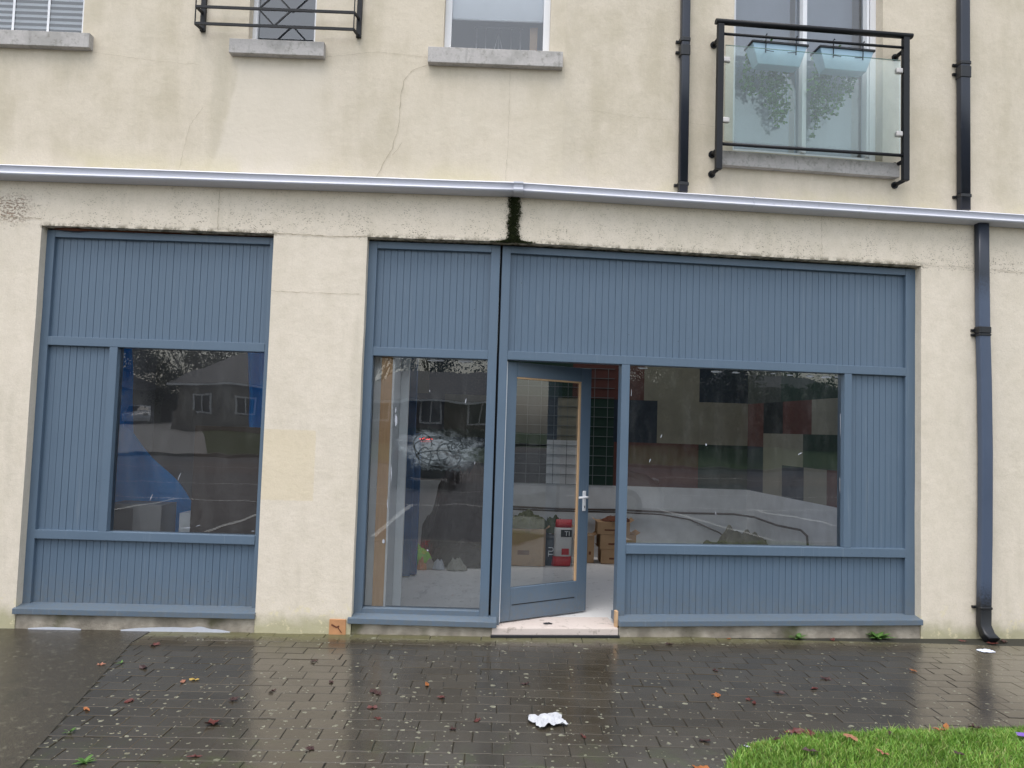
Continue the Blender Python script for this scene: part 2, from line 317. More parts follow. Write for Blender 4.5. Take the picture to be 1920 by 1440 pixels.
def mat_slab():
    t=NT('wet_concrete');f=t.noise(1.7,5,.65);g=t.noise(150,3,.7);h=t.noise(30,4,.7)
    c=t.mix(f,(.034,.028,.019),(.058,.049,.035));c=t.mix(t.ss(h,.56,.68,0,.55),c,(.19,.18,.13));c=t.mix(t.ss(t.noise(6,4),.55,.7,0,.4),c,(.02,.02,.013))
    return t.done(t.bsdf(c,t.ss(f,.3,.7,.15,.27),t.bump(t.math('ADD',g,h),.004,1.0),.45))
M['slab']=mat_slab()
M['jointsand']=simple('joint_sand',(.028,.027,.018),.8,.4,8,.003,30)
M['asphalt']=simple('wet_asphalt',(.060,.061,.066),.62,.2,1.2,.003,90)
M['road']=simple('wet_road',(.085,.070,.066),.65,.2,1.2,.003,60)
M['kerb']=simple('kerb_concrete',(.22,.21,.19),.8,.15,5,.001,40)
M['marking']=simple('road_paint',(.65,.65,.62),.6,.1,20)
M['verge']=simple('verge_grass',(.040,.072,.020),.95,.35,1.5,.01,8)
M['ground']=simple('far_ground',(.06,.085,.035),.95,.3,.05,0)

# ================================================================= BUILDING
B=empty('apartment_building',(0,0,0),'cream rendered building with blue boarded shopfronts below and upstairs windows with stone sills','building')
JX=.06
def wall(w,x0,x1,z0,z1,ops,rv,name='wall'):
    mb=MB(w);xs=sorted({x0,x1,*[v for o in ops for v in o[:2]]});zs=sorted({z0,z1,*[v for o in ops for v in o[2:4]]})
    # subdivide for a little unevenness
    def sub(a,st):
        r=[]
        for p,q in zip(a,a[1:]):
            n=max(1,int(round((q-p)/st)));r+= [p+(q-p)*k/n for k in range(n)]
        return r+[a[-1]]
    if w==2: xs=sorted({*xs,.42,1.25})
    xs=sub(xs,.35);zs=sub(zs,.35);idx={}
    def V(x,z):
        if (x,z) not in idx:
            y=.004*noise.noise(Vector((x*.9,z*.9,w*7)))
            on=any(abs(x-o[0])<1e-6 or abs(x-o[1])<1e-6 or abs(z-o[2])<1e-6 or abs(z-o[3])<1e-6 for o in ops)
            idx[(x,z)]=mb.P(x+(0.005*noise.noise(Vector((x*3,z*2.3,5))) if on and x not in(x0,x1) else 0),y,z+(.004*noise.noise(Vector((x*4,z,9))) if on and z>.3 else 0))
        return idx[(x,z)]
    for a,b in zip(xs,xs[1:]):
        for c,d in zip(zs,zs[1:]):
            mx,mz=(a+b)/2,(c+d)/2
            if any(o[0]<mx<o[1] and o[2]<mz<o[3] for o in ops): continue
            mb.face([V(a,c),V(b,c),V(b,d),V(a,d)])
    for o in ops:  # reveals share the wobbled rim
        X=[x for x in xs if o[0]-1e-6<=x<=o[1]+1e-6];Z=[z for z in zs if o[2]-1e-6<=z<=o[3]+1e-6]
        dep=o[4] if len(o)>4 else rv
        def strip(pts):
            bk=[mb.P(x,dep,z) for x,z in pts];fr=[V(x,z) for x,z in pts]
            for i in range(len(pts)-1): mb.face([fr[i],fr[i+1],bk[i+1],bk[i]])
        sides=o[5] if len(o)>5 else 'LRTB'
        if 'L' in sides: strip([(X[0],z) for z in Z])
        if 'R' in sides: strip([(X[-1],z) for z in Z])
        if 'T' in sides: strip([(x,Z[-1]) for x in X])
        if 'B' in sides: strip([(x,Z[0]) for x in X])
    return mb.build(name,M['render'],B,fixn=False)
ZT=3.058
opsL=[(-3.66,-1.84,-.15,ZT,.28,'LRT'),(-1.103,JX,-.15,ZT,.28,'LT')]
opsU=[(-4.42,-3.44,4.60,5.7,.16),(-2.125,-1.59,4.60,6.2,.16),(-.565,.295,4.60,5.9,.16)]
opsU+=[(1.84,3.155,3.93,6.2,.2),(5.2,6.6,3.93,6.2,.2)]
opsR=[(JX,3.505,-.15,ZT,.28,'RT')]
wall(0,-7.5,JX,-.15,3.46,opsL,.28)
wall(1,JX,8.5,-.15,3.46,opsR,.28)
wall(2,-7.5,8.5,3.46,6.8,opsU,.16)
# roof coping + side and back walls (unseen; rear openings invented to daylight the shop)
mb=MB(0)
mb.box(-7.5,-7.25,.02,1.395,-.15,6.8);mb.box(-7.5,-7.25,1.395,3.755,-.15,3.445);mb.box(-7.5,8.0,1.40,1.54,3.45,6.8);mb.box(-7.5,8.0,3.76,3.9,3.30,3.449);mb.box(-7.5,-1.4,3.76,3.9,-.15,3.30);mb.box(3.07,8.0,3.76,3.9,-.15,3.30);mb.box(-1.4,3.07,3.76,3.9,-.15,2.51);mb.build('rear_wall_daylight_gap',M['render'],B)
mb=MB(1);mb.box(8.25,8.5,.02,2.95,-.15,6.8);mb.build('side_wall',M['render'],B)
mb=MB(0)
for q in ((-7.5,-4.2,1.54,3.76),(-4.2,-1.6,1.54,1.62),(-4.2,-1.6,3.66,3.76),(-1.6,-1.35,1.54,3.76),(-1.35,3.1,1.54,1.62),(-1.35,3.1,3.64,3.76),(3.1,8.0,1.54,3.76)): mb.box(*q,3.452,3.60)
mb.build('rear_roof_daylight_gaps',M['ceil'],B)  # unseen roof, invented with open bays to brighten the shop interiors
mb=MB(0);mb.box(-7.7,8.7,.9,1.8,6.8,7.0);mb.box(-7.7,.05,-.2,.9,6.8,7.0);mb.build('roof',simple('roof_slate',(.06,.06,.065),.6,.1),B)
mb=MB(1);mb.box(.05,8.7,-.2,.4,6.803,6.997);mb.build('roof',bpy.data.materials['roof_slate'],B)

# ---- shopfronts
YF=.08
def boards(w,x0,x1,z0,z1,parent,y=YF+.034,pitch=.0545,seed=0):
    rnd=random.Random(seed);mb=MB(w);prof=[(x0,y+.0)]
    n=max(1,round((x1-x0)/pitch));p=(x1-x0)/n
    for i in range(n):
        a=x0+i*p;o=rnd.uniform(-.0012,.0012)
        if i: prof+=[(a-.0026,y+pv),(a-.0010,y+.0040),(a+.0010,y+.0040),(a+.0026,y+o)]
        else: prof[0]=(x0,y+o)
        # fine bead in the middle of the board
        m=a+p*.5
        prof+=[(m-.0012,y+o),(m,y+o+.0007),(m+.0012,y+o)]
        pv=o
    prof.append((x1,y+pv))
    ids=[(mb.P(px,py,z0),mb.P(px,py,z1)) for px,py in prof]
    for A,C in zip(ids,ids[1:]): mb.face([A[0],C[0],C[1],A[1]])
    # moulding bead round the inside of the frame
    return mb.build('boarding',M['paint'],parent,fixn=False)
def pane(w,x0,x1,z0,z1,parent,y=YF+.055,mat=None,name='pane'):
    mb=MB(w);mb.quad((x0,y,z0),(x1,y,z0),(x1,y,z1),(x0,y,z1));return mb.build(name,mat or M['glass'],parent,fixn=False)
def sill(w,x0,x1,z,dz0,dz1,parent):
    mb=MB(w)
    za,zb=z+dz0,z+dz1
    # sloping timber sill
    i=[mb.P(x0,-.022,za-.042),mb.P(x1,-.022,zb-.042),mb.P(x1,.26,zb-.042),mb.P(x0,.26,za-.042),mb.P(x0,-.022,za),mb.P(x1,-.022,zb),mb.P(x1,YF+.02,zb+.022),mb.P(x0,YF+.02,za+.022),mb.P(x1,.26,zb+.022),mb.P(x0,.26,za+.022)]
    for q in ((0,1,5,4),(4,5,6,7),(7,6,8,9),(9,8,2,3),(0,3,2,1),(0,4,7,9,3),(1,2,8,6,5)): mb.face([i[k] for k in q])
    return mb.build('sill',M['paint'],parent,bevel=.003)
def frame(w,bars,parent,y0=YF,y1=YF+.11):
    mb=MB(w)
    for b in bars:
        mb.box(b[0],b[1],y0 if len(b)<5 else b[4],y1,b[2],b[3])
    return mb.build('frame',M['paint'],parent,bevel=.004)
def front(label,w,x):
    e=bpy.data.objects.new('shopfront',None);link(e,B);e['label']=label;return e
ZTI=2.988;ZM1,ZM0=2.195,2.125;ZL1,ZL0=.680,.612;ZF=3.045;ZS=.112
def rails(w,x0,x1,z0,z1,parent,t=.009,y=YF+.034):
    # thin quadrant beads inside each boarded field
    pass
# left
S=front('blue boarded shopfront with one large window beside the bare cream pillar',0,-2.7)
frame(0,[(-3.668,-3.598,ZS-.01,ZF),(-1.893,-1.832,ZS-.01,ZF),(-3.598,-1.893,ZTI,ZF-.0005),(-3.598,-1.893,ZM0,ZM1,YF-.002),(-3.598,-1.893,ZL0,ZL1,YF-.006),(-3.112,-3.048,ZL1,ZM0)],S)
boards(0,-3.598,-1.893,ZM1,ZTI,S,seed=1);boards(0,-3.598,-3.112,ZL1,ZM0,S,seed=2);boards(0,-3.598,-1.893,.09,ZL0,S,seed=3)
pane(0,-3.048,-1.893,ZL1,ZM0,S)
sill(0,-3.672,-1.835,.0,.096,.108,S)
# middle
S2=front('narrow blue shopfront with board panel over a tall whitewashed window',0,-.6)
frame(0,[(-1.112,-1.036,.09,ZF),(-.124,-.052,.08,ZF),(-1.036,-.124,ZTI,ZF-.0005),(-1.036,-.124,ZM0,ZM1,YF-.002),(-1.036,-.124,.10,.150)],S2)
boards(0,-1.036,-.124,ZM1,ZTI,S2,seed=4);pane(0,-1.036,-.124,.150,ZM0,S2)
sill(0,-1.128,.014,.0,.094,.092,S2)
# right
S3=front('wide blue boarded shopfront holding the open glazed door',1,1.7)
frame(1,[(-.026,.041,.03,ZF),(3.42,3.514,ZS-.01,ZF),(.041,3.42,ZTI,ZF-.0005),(.041,3.42,ZM0+.004,ZM1+.004,YF-.002),(.974,1.042,.06,ZM0+.004),(1.042,3.42,ZL0,ZL1+.006,YF-.006),(2.878,2.944,ZL1+.006,ZM0+.004)],S3)
boards(1,.041,3.42,ZM1+.004,ZTI,S3,seed=5);boards(1,2.944,3.42,ZL1+.006,ZM0+.004,S3,seed=6);boards(1,1.042,3.42,.09,ZL0,S3,seed=7)
pane(1,1.042,2.878,ZL1+.006,ZM0+.004,S3)
sill(1,.976,3.512,.0,.105,.126,S3)
# glazing remnants (tape and paint) on the glass
def blobs(w,lst,parent,y,mat,name,seed=0):
    rnd=random.Random(seed)
    for (x,z,a,b,rot) in lst:
        mb=MB(w);n=10;pts=[]
        for k in range(n):
            an=2*math.pi*k/n;rr=rnd.uniform(.45,.9);px,pz=math.cos(an)*a*rr,math.sin(an)*b*rr
            pts.append((x+px*math.cos(rot)-pz*math.sin(rot),y,z+px*math.sin(rot)+pz*math.cos(rot)))
        mb.poly(pts);mb.build(name,mat,parent,fixn=False)
blobs(1,[(1.16,2.108,.075,.010,0),(1.78,2.106,.07,.011,0),(1.95,2.105,.05,.010,0),(2.28,2.108,.03,.009,0),(2.42,2.102,.04,.010,0),(2.60,2.100,.05,.012,0),(2.74,2.098,.07,.014,0),(2.835,2.10,.03,.01,0)],S3,YF+.0535,M['splash'],'tape_remnant',3)
blobs(1,[(1.33,1.56,.006,.022,-.3),(1.24,1.36,.005,.025,-.3),(1.71,1.50,.010,.012,.3),(2.52,1.45,.03,.005,.5),(1.07,1.9,.004,.05,0),(2.872,1.7,.004,.16,0),(2.872,1.2,.004,.1,0),(1.8,.95,.004,.03,.1)],S3,YF+.0537,M['splash'],'paint_splash',4)
blobs(0,[(-.58,1.86,.004,.012,0),(-.29,1.79,.006,.035,-.25),(-.86,1.2,.006,.09,.05),(-.84,1.62,.012,.06,0),(-.845,1.70,.006,.04,0),(-.88,.95,.006,.06,.1),(-.55,.60,.01,.012,0),(-.3,2.108,.10,.014,0),(-.55,2.108,.10,.012,0),(-.2,1.3,.004,.02,0),(-.90,.66,.012,.03,0)],S2,YF+.0537,M['splash'],'paint_splash',5)
blobs(0,[(-2.53,1.12,.003,.05,-.3),(-2.45,.72,.05,.004,.1),(-2.36,.74,.025,.003,.3),(-2.74,.95,.004,.035,-.35),(-1.93,.71,.02,.003,0)],S,YF+.0537,M['splash'],'paint_splash',6)
# whitewash smear with finger scribbles
mb=MB(0);mb.quad((-.99,YF+.0525,1.0),(-.13,YF+.0525,1.0),(-.13,YF+.0525,1.75),(-.99,YF+.0525,1.75));mb.build('whitewash_smear',M['smear'],S2,fixn=False)
rnd=random.Random(12);mb=MB(0)
def ribbon(mb,pts,wd,y):
    prev=None
    for k,(x,z) in enumerate(pts):
        a=pts[max(k-1,0)];b=pts[min(k+1,len(pts)-1)];dx,dz=b[0]-a[0],b[1]-a[1];L=math.hypot(dx,dz) or 1
        nx,nz=-dz/L*wd/2,dx/L*wd/2;cur=(mb.P(x-nx,y,z-nz),mb.P(x+nx,y,z+nz))
        if prev: mb.face([prev[0],cur[0],cur[1],prev[1]])
        prev=cur
for (cx,cz,rx,rz,t0,t1) in [(-.52,1.40,.16,.09,.3,5.5),(-.62,1.42,.07,.10,0,4.2),(-.46,1.33,.20,.06,1,4.6),(-.40,1.36,.10,.10,2,6),(-.50,1.47,.13,.03,.2,3.4),(-.60,1.33,.05,.08,1,7),(-.36,1.42,.06,.05,0,5)]:
    ribbon(mb,[(cx+rx*math.cos(t)*(1+.1*math.sin(3*t)),cz+rz*math.sin(t)) for t in [t0+(t1-t0)*k/24 for k in range(25)]],.009,YF+.051)
for row,(xa,xb,zc) in enumerate([(-.52,-.34,1.49),(-.45,-.22,1.445),(-.42,-.26,1.415),(-.62,-.28,1.24),(-.33,-.22,1.47)]):
    x=xa
    while x<xb:
        L=rnd.uniform(.012,.028);pts=[(x+L*k/6*rnd.uniform(.8,1.1),zc+rnd.uniform(-.014,.014)) for k in range(7)];ribbon(mb,pts,.0085,YF+.0508);x+=L+rnd.uniform(.004,.012)
mb.build('scribble',M['scribble'],S2,fixn=False)

# joint behind the gap between the two fronts
mb=MB(0);mb.box(-.0515,-.0265,YF+.05,YF+.10,.06,3.05);mb.build('expansion_joint',M['joint'],B)
# head strips in the gap above the frames
mb=MB(0);mb.box(-3.655,-1.845,YF+.03,YF+.2,ZF,ZT+.03);mb.build('packing_strip',M['rust'],B)
mb=MB(0);mb.tube([(-3.60,YF-.006,3.052),(-3.5,YF-.02,3.048),(-3.43,YF-.022,3.047),(-3.3,YF-.004,3.051),(-2.6,YF,3.053)],[.008,.013,.015,.008,.004],7);mb.build('packing_strip',M['rust'],B)
mb=MB(0);mb.box(-1.10,JX,YF+.05,YF+.2,ZF,ZT+.03);mb.build('packing_strip',M['joint'],B)
mb=MB(1);mb.box(.0,3.50,YF+.05,YF+.2,ZF,ZT+.03);mb.build('packing_strip',M['joint'],B)

# plinths under the sills
def plinth(w,x0,x1,zt,seed):
    mb=MB(w);n=40;rnd=random.Random(seed);top=[];bot=[]
    for k in range(n+1):
        x=x0+(x1-x0)*k/n
        top.append(mb.P(x,.012+.006*noise.noise(Vector((x*4,seed,0))),zt));bot.append(mb.P(x,-.002+.012*noise.noise(Vector((x*5,seed,3))),-.14))
    bk=[mb.P(x0+(x1-x0)*k/n,.25,zt) for k in range(n+1)]
    for k in range(n):
        mb.face([bot[k],bot[k+1],top[k+1],top[k]]);mb.face([top[k],top[k+1],bk[k+1],bk[k]])
    mb.build('plinth',M['plinth'],B,fixn=False)
plinth(0,-3.658,-1.842,.062,1);plinth(0,-1.10,.0,.056,2);plinth(1,.978,3.503,.075,3)
def splash(x0,x1,h,seed):
    mb=MB(0);n=30;pv=None
    for k in range(n+1):
        x=x0+(x1-x0)*k/n;t=k/n;hh=h*math.sin(math.pi*t)**.8*(.55+.9*abs(noise.noise(Vector((x*6,seed,1)))))
        c=(mb.P(x,-.018,gz(x)-.03),mb.P(x,-.006,gz(x)+.006+hh))
        if pv:mb.face([pv[0],c[0],c[1],pv[1]])
        pv=c
    mb.build('plinth_splash',M['splash'],B,fixn=False)
splash(-2.85,-2.02,.045,1);splash(-3.55,-3.15,.018,2)

# threshold
mb=MB(1)
n=14
for k in range(n):
    pass
mb.box(-.02,.974,.0,.36,-.10,.046);mb.build('threshold',M['threshold'],B,bevel=.008)
mb=MB(1);mb.box(-.03,.98,-.03,.0,-.15,-.004);mb.build('threshold_membrane',M['black'],B,bevel=.004)
mb=MB(1);mb.box(.955,.978,.03,.08,.045,.17);mb.build('splintered_post_foot',M['wood'],B,bevel=.003)

# ---- door
D=bpy.data.objects.new('door',None);link(D,B);D['label']='blue glazed door standing open inwards'
HX,HY=.050,.125;DA=R(33.2)
H0=Vector(WL(1,HX,HY,0))
def dl(x,y,z):
    c,s=math.cos(DA),math.sin(DA);return (H0.x+x*c-y*s,H0.y+x*s+y*c,z)
class DB(MB):
    def P(s,x,y,z): s.v.append(dl(x,y,z));return len(s.v)-1
    def tube(s,pts,*a,**k): MB.tube(s,[dl(*p) for p in pts],*a,**k)
DW=.875;Z0,Z1=.058,2.118
mb=DB();mb.box(0,.095,0,.044,Z0,Z1);mb.box(DW-.108,DW,0,.044,Z0,Z1);mb.box(.095,DW-.108,0,.044,Z0,.315);mb.box(.095,DW-.108,0,.044,2.0,Z1)
mb.build('door_leaf',M['paint'],D,bevel=.004)
mb=DB();mb.box(.11,DW-.13,-.0025,.002,.178,.184);mb.build('rail_groove',M['joint'],D)
mb=DB();mb.quad((.095,.022,.315),(DW-.108,.022,.315),(DW-.108,.022,2.0),(.095,.022,2.0));mb.build('pane',M['glass'],D,fixn=False)
mb=DB();mb.box(DW-.126,DW-.108,.004,.02,.315,2.0);mb.box(.095,DW-.126,.004,.02,1.986,2.0);mb.build('glazing_bead',M['wood'],D,bevel=.002)
mb=DB();mb.box(-.012,-.002,-.004,.03,Z0,Z1);mb.build('weather_strip',M['upvc'],D)
hd=bpy.data.objects.new('handle',None)
mb=DB();mb.box(DW-.068,DW-.034,-.008,0,.90,1.07);hd=mb.build('handle',M['upvc'],D,bevel=.004)
mb=DB();mb.tube([(DW-.05,-.008,1.02),(DW-.05,-.05,1.02),(DW-.06,-.058,1.02),(DW-.15,-.058,1.02)],.009,8);mb.build('handle_lever',M['upvc'],D)
mb=DB();mb.box(DW-.053,DW-.047,-.0125,-.0105,.925,.945);mb.build('keyhole',M['joint'],D)

# ---- string gutter
def gut(w,x0,x1,zt0,zt1,zb0,zb1):
    mb=MB(w);n=max(2,int((x1-x0)/.25));rings=[]
    for k in range(n+1):
        x=x0+(x1-x0)*k/n;t=k/n;zt=zt0+(zt1-zt0)*t;zb=zb0+(zb1-zb0)*t;h=zt-zb;wv=.0025*noise.noise(Vector((x*1.3,w*3,0)))
        pr=[(-.002,zt-.008),(-.108,zt-.008),(-.112,zt),(-.122,zt+.001),(-.125,zt-.006),(-.119,zt-.012),(-.113,zt-.3*h),(-.110,zt-.52*h),(-.114,zt-.68*h),(-.121,zt-.74*h),(-.124,zt-.80*h),(-.119,zt-.90*h),(-.108,zb+.0),(-.055,zb-.006),(-.002,zb-.010)]
        rings.append([mb.P(x,y+wv,z+wv) for y,z in pr])
    m=len(rings[0])
    for A,C in zip(rings,rings[1:]):
        for j in range(m):
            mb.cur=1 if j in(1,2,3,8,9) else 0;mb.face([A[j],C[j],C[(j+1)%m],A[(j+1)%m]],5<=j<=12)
        mb.cur=0
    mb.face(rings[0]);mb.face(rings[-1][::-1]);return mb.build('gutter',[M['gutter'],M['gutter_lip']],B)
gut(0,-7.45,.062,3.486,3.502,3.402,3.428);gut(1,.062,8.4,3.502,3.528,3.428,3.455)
def union(w,x0,x1,zt,zb):
    mb=MB(w);h=zt-zb
    pr=[(-.002,zt-.004),(-.112,zt+.003),(-.128,zt+.004),(-.130,zt-.008),(-.119,zt-.3*h),(-.116,zt-.52*h),(-.128,zt-.76*h),(-.124,zt-.92*h),(-.110,zb-.004),(-.002,zb-.014)]
    mb.extrude(pr,[x0,x0+.006,x1-.006,x1]);return mb.build('gutter_joint',M['gutter'],B,bevel=.001)
union(0,.036,.112,3.502,3.428)
for x in (-1.9,): pass
for xx in (1.98,4.45): 
    mb=MB(1);mb.extrude([(-.004,3.515),(-.1235,3.5155+.0006*xx),(-.1265,3.508),(-.120,3.49),(-.1175,3.46),(-.126,3.448),(-.11,3.427),(-.004,3.423)],[xx,xx+.004]);mb.build('gutter_seam',M['gutter'],B)
# ---- downpipes
def pipe(w,xs,zs,wd,dp,mat,brackets,shoe=False,label=None):
    mb=MB(w)
    def sq(x,yc,z,a,b):
        r=.35;pts=[]
        for cx,cy,s in((1,1,0),(-1,1,1),(-1,-1,2),(1,-1,3)):
            for k in range(4):
                an=(s+k/3)*math.pi/2;pts.append((x+(cx*(1-r)+r*math.cos(an))*a/2,yc+(cy*(1-r)+r*math.sin(an))*b/2,z))
        return pts
    rings=[[mb.P(*p) for p in sq(x,-.012-dp/2,z,wd,dp)] for x,z in zip(xs,zs)]
    if shoe:
        z=zs[-1];x=xs[-1]
        rings.append([mb.P(p[0]+.006,p[1]-.03,p[2]-.02-(p[1]+.05)*.6) for p in sq(x,-.012-dp/2,z-.05,wd,dp)])
        rings.append([mb.P(p[0]+.01,p[1]-.085,p[2]-.075-(p[1]+.05)*.9) for p in sq(x,-.012-dp/2,z-.03,wd,dp)])
    n=len(rings[0])
    for A,C in zip(rings,rings[1:]):
        for j in range(n): mb.face([A[j],A[(j+1)%n],C[(j+1)%n],C[j]],True)
    mb.face(rings[0]);mb.face(rings[-1][::-1])
    o=mb.build('downpipe',mat,B,label=label)
    for x,z,h in brackets:
        m2=MB(w)
        R2=[[m2.P(*p) for p in sq(x,-.012-dp/2,zz,wd+g,dp+g)] for zz,g in((z+h/2,.004),(z+h/2-.004,.012),(z-h/2+.004,.012),(z-h/2,.004))]
        for A,C in zip(R2,R2[1:]):
            for j in range(n): m2.face([A[j],A[(j+1)%n],C[(j+1)%n],C[j]])
        m2.box(x-wd/2-.028,x+wd/2+.012,-.018,.0,z-.010,z+.010);m2.tube([(x-wd/2-.02,-.016,z),(x-wd/2-.02,-.026,z)],.006,6)
        m2.build('bracket',M['black'],o)
    return o
pipe(1,[1.404,1.404,1.408,1.412],[6.7,5.2,4.6,3.535],.071,.062,M['pipe'],[(1.404,4.80,.035),(1.404,4.71,.09),(1.412,3.60,.03)],label='blue-black upstairs downpipe left of the glass balcony')
pipe(1,[3.857,3.857,3.857,3.857],[6.7,5.2,4.6,3.54],.089,.07,M['pipe'],[(3.857,4.81,.03),(3.857,4.73,.10),(3.857,3.66,.03)],label='wider blue-black upstairs downpipe right of the glass balcony')
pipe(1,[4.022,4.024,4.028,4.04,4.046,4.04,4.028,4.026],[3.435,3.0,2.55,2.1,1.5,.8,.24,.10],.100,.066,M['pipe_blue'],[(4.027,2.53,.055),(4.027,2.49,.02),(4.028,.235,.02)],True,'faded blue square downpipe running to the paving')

# ---- window sills, upstairs windows
def stone(w,x0,x1,zb,zt,y0=-.06,nm='window_sill'):
    mb=MB(w);mb.box(x0,x1,y0,.155,zb,zt,zt-.004);return mb.build(nm,M['sill'],B,bevel=.004)
stone(0,-4.5,-3.35,4.478,4.600);stone(0,-2.252,-1.503,4.482,4.602);stone(0,-.678,.397,4.468,4.598)
stone(1,1.70,3.272,3.782,3.905);stone(1,5.05,6.75,3.782,3.905)
def win(w,x0,x1,z0,z1,bars,fr=.05,label=None,y=.09,glass=True):
    e=bpy.data.objects.new('window',None);link(e,B);e['label']=label
    mb=MB(w);mb.box(x0,x0+fr,y,y+.07,z0,z1);mb.box(x1-fr,x1,y,y+.07,z0,z1);mb.box(x0+fr,x1-fr,y,y+.07,z0,z0+fr);mb.box(x0+fr,x1-fr,y,y+.07,z1-fr,z1)
    for b in bars: mb.box(*b)
    mb.build('window_frame',M['upvc'],e,bevel=.004)
    pane(w,x0+fr,x1-fr,z0+fr,z1-fr,e,y+.035,M['glass_up']);return e
W1=win(0,-4.42,-3.44,4.60,5.7,[(-4.082,-4.062,.116,.123,4.66,5.64),(-3.80,-3.78,.116,.123,4.66,5.64)],.062,'white window with closed slatted blind and glazing bars')
mb=MB(0)
for k in range(22):
    z=4.67+k*.048;mb.quad((-4.35,.150,z),(-3.50,.150,z),(-3.50,.185,z+.042),(-4.35,.185,z+.042))
mb.build('slatted_blind',M['blind'],W1,fixn=False)
W2=win(0,-2.125,-1.59,4.60,6.2,[],.036,'narrow window behind the black rail with diamond pattern')
W3=win(0,-.565,.295,4.60,5.9,[],.055,'white window with half drawn roller blind')
mb=MB(0);mb.box(-.52,.25,.17,.175,4.955,5.86);mb.tube([(-.52,.172,4.952),(.25,.172,4.952)],.010,8);mb.build('roller_blind',M['blind'],W3)
W4=win(1,1.84,3.155,3.93,6.2,[(2.479,2.517,.075,.16,3.985,6.15),(3.055,3.075,.07,.16,3.985,6.15)],.056,'tall patio window with white frame behind the glass balcony',y=.10)
W5=win(1,5.2,6.6,3.93,6.2,[(5.88,5.92,.075,.16,3.985,6.15)],.056,'patio window out at the right',y=.10)
# net curtain-like frosted lower blinds inside patio window
mb=MB(1);mb.quad((1.9,.30,3.99),(2.47,.30,3.99),(2.47,.30,6.1),(1.9,.30,6.1));mb.build('net_curtain',simple('net_curtain',(.40,.44,.50),.9,.08,4),W4,fixn=False);mb=MB(1);mb.quad((2.52,.30,3.99),(3.05,.30,3.99),(3.05,.30,6.1),(2.52,.30,6.1));mb.build('net_curtain',bpy.data.materials['net_curtain'],W4,fixn=False)
# upstairs room shells
def room(w,x0,x1,y0,y1,z0,z1,mf,mw,mc,name='room'):
    mb=MB(w)
    mb.cur=0;mb.quad((x0,y0,z0),(x1,y0,z0),(x1,y1,z0),(x0,y1,z0));mb.cur=1
    mb.quad((x0,y1,z0),(x1,y1,z0),(x1,y1,z1),(x0,y1,z1));mb.quad((x0,y0,z0),(x0,y1,z0),(x0,y1,z1),(x0,y0,z1));mb.quad((x1,y0,z0),(x1,y0,z1),(x1,y1,z1),(x1,y1,z0));mb.cur=2
    mb.quad((x0,y0,z1),(x0,y1,z1),(x1,y1,z1),(x1,y0,z1))
    return mb.build(name,[mf,mw,mc],B,fixn=False)
for (w,a,b) in ((0,-5.2,-3.0),(0,-2.9,-1.2),(0,-1.1,.8),(1,1.3,4.6),(1,4.8,7.6)): room(w,a,b,.165 if w==0 else .205,1.38,3.72,6.4,M['floor'],M['uproom'],M['ceil'],'upstairs_room')
# plasterwork cracks
def crack(pts,w0=.003,w=0):
    out=[];mb=MB(w)
    for (a,b) in zip(pts,pts[1:]):
        L=math.hypot(b[0]-a[0],b[1]-a[1]);n=max(2,int(L/.025))
        for k in range(n):
            t=k/n;out.append((a[0]+(b[0]-a[0])*t+random.uniform(-.004,.004),a[1]+(b[1]-a[1])*t+random.uniform(-.004,.004)))
    out.append(pts[-1])
    for k in range(len(out)-1):
        ribbon(mb,[out[k],out[k+1]],w0*random.uniform(.5,1.4),-.0052)
    mb.build('wall_crack',M['crack'],B,fixn=False)
crack([(-.675,4.475),(-.80,4.42),(-.87,4.33),(-.886,4.207),(-.893,3.967),(-.94,3.77),(-.985,3.69),(-1.046,3.55),(-1.07,3.52)],.0024)
crack([(-3.35,4.47),(-2.9,4.42),(-2.5,4.40)],.0009);crack([(-1.5,4.50),(-1.1,4.56),(-.68,4.53)],.0014)
crack([(-2.62,3.5),(-2.55,3.9),(-2.45,4.05)],.0014);crack([(-.02,4.44),(-.015,3.9),(-.03,3.55)],.0012)
crack([(-2.28,3.40),(-2.285,3.08)],.0022);crack([(-.93,3.72),(-.86,3.83)],.0022)
crack([(-1.84,2.60),(-1.5,2.595),(-1.15,2.60)],.0022);crack([(-1.84,3.06),(-1.4,3.05),(-1.103,3.06)],.004)
crack([(-4.2,3.12),(-3.66,3.11)],.003)
crack([(.6,4.16),(1.0,4.14),(1.3,4.145),(1.75,4.11)],.0009,2);crack([(2.62,3.42),(2.625,3.07)],.0018,1);crack([(3.51,3.06),(3.9,3.07),(4.3,3.05),(5,3.05)],.002,1)
# orange timber block let into pillar foot
mb=MB(0);mb.box(-1.268,-1.140,-.010,.02,-.045,.080);mb.build('wood_block',M['terracotta'],B,bevel=.004)
mb=MB(0);ribbon(mb,[(-1.25,.04),(-1.21,.02),(-1.19,.03)],.012,-.0135);ribbon(mb,[(-1.2,.02),(-1.17,-.02)],.006,-.0135);mb.build('wood_knot',M['rust'],B,fixn=False)

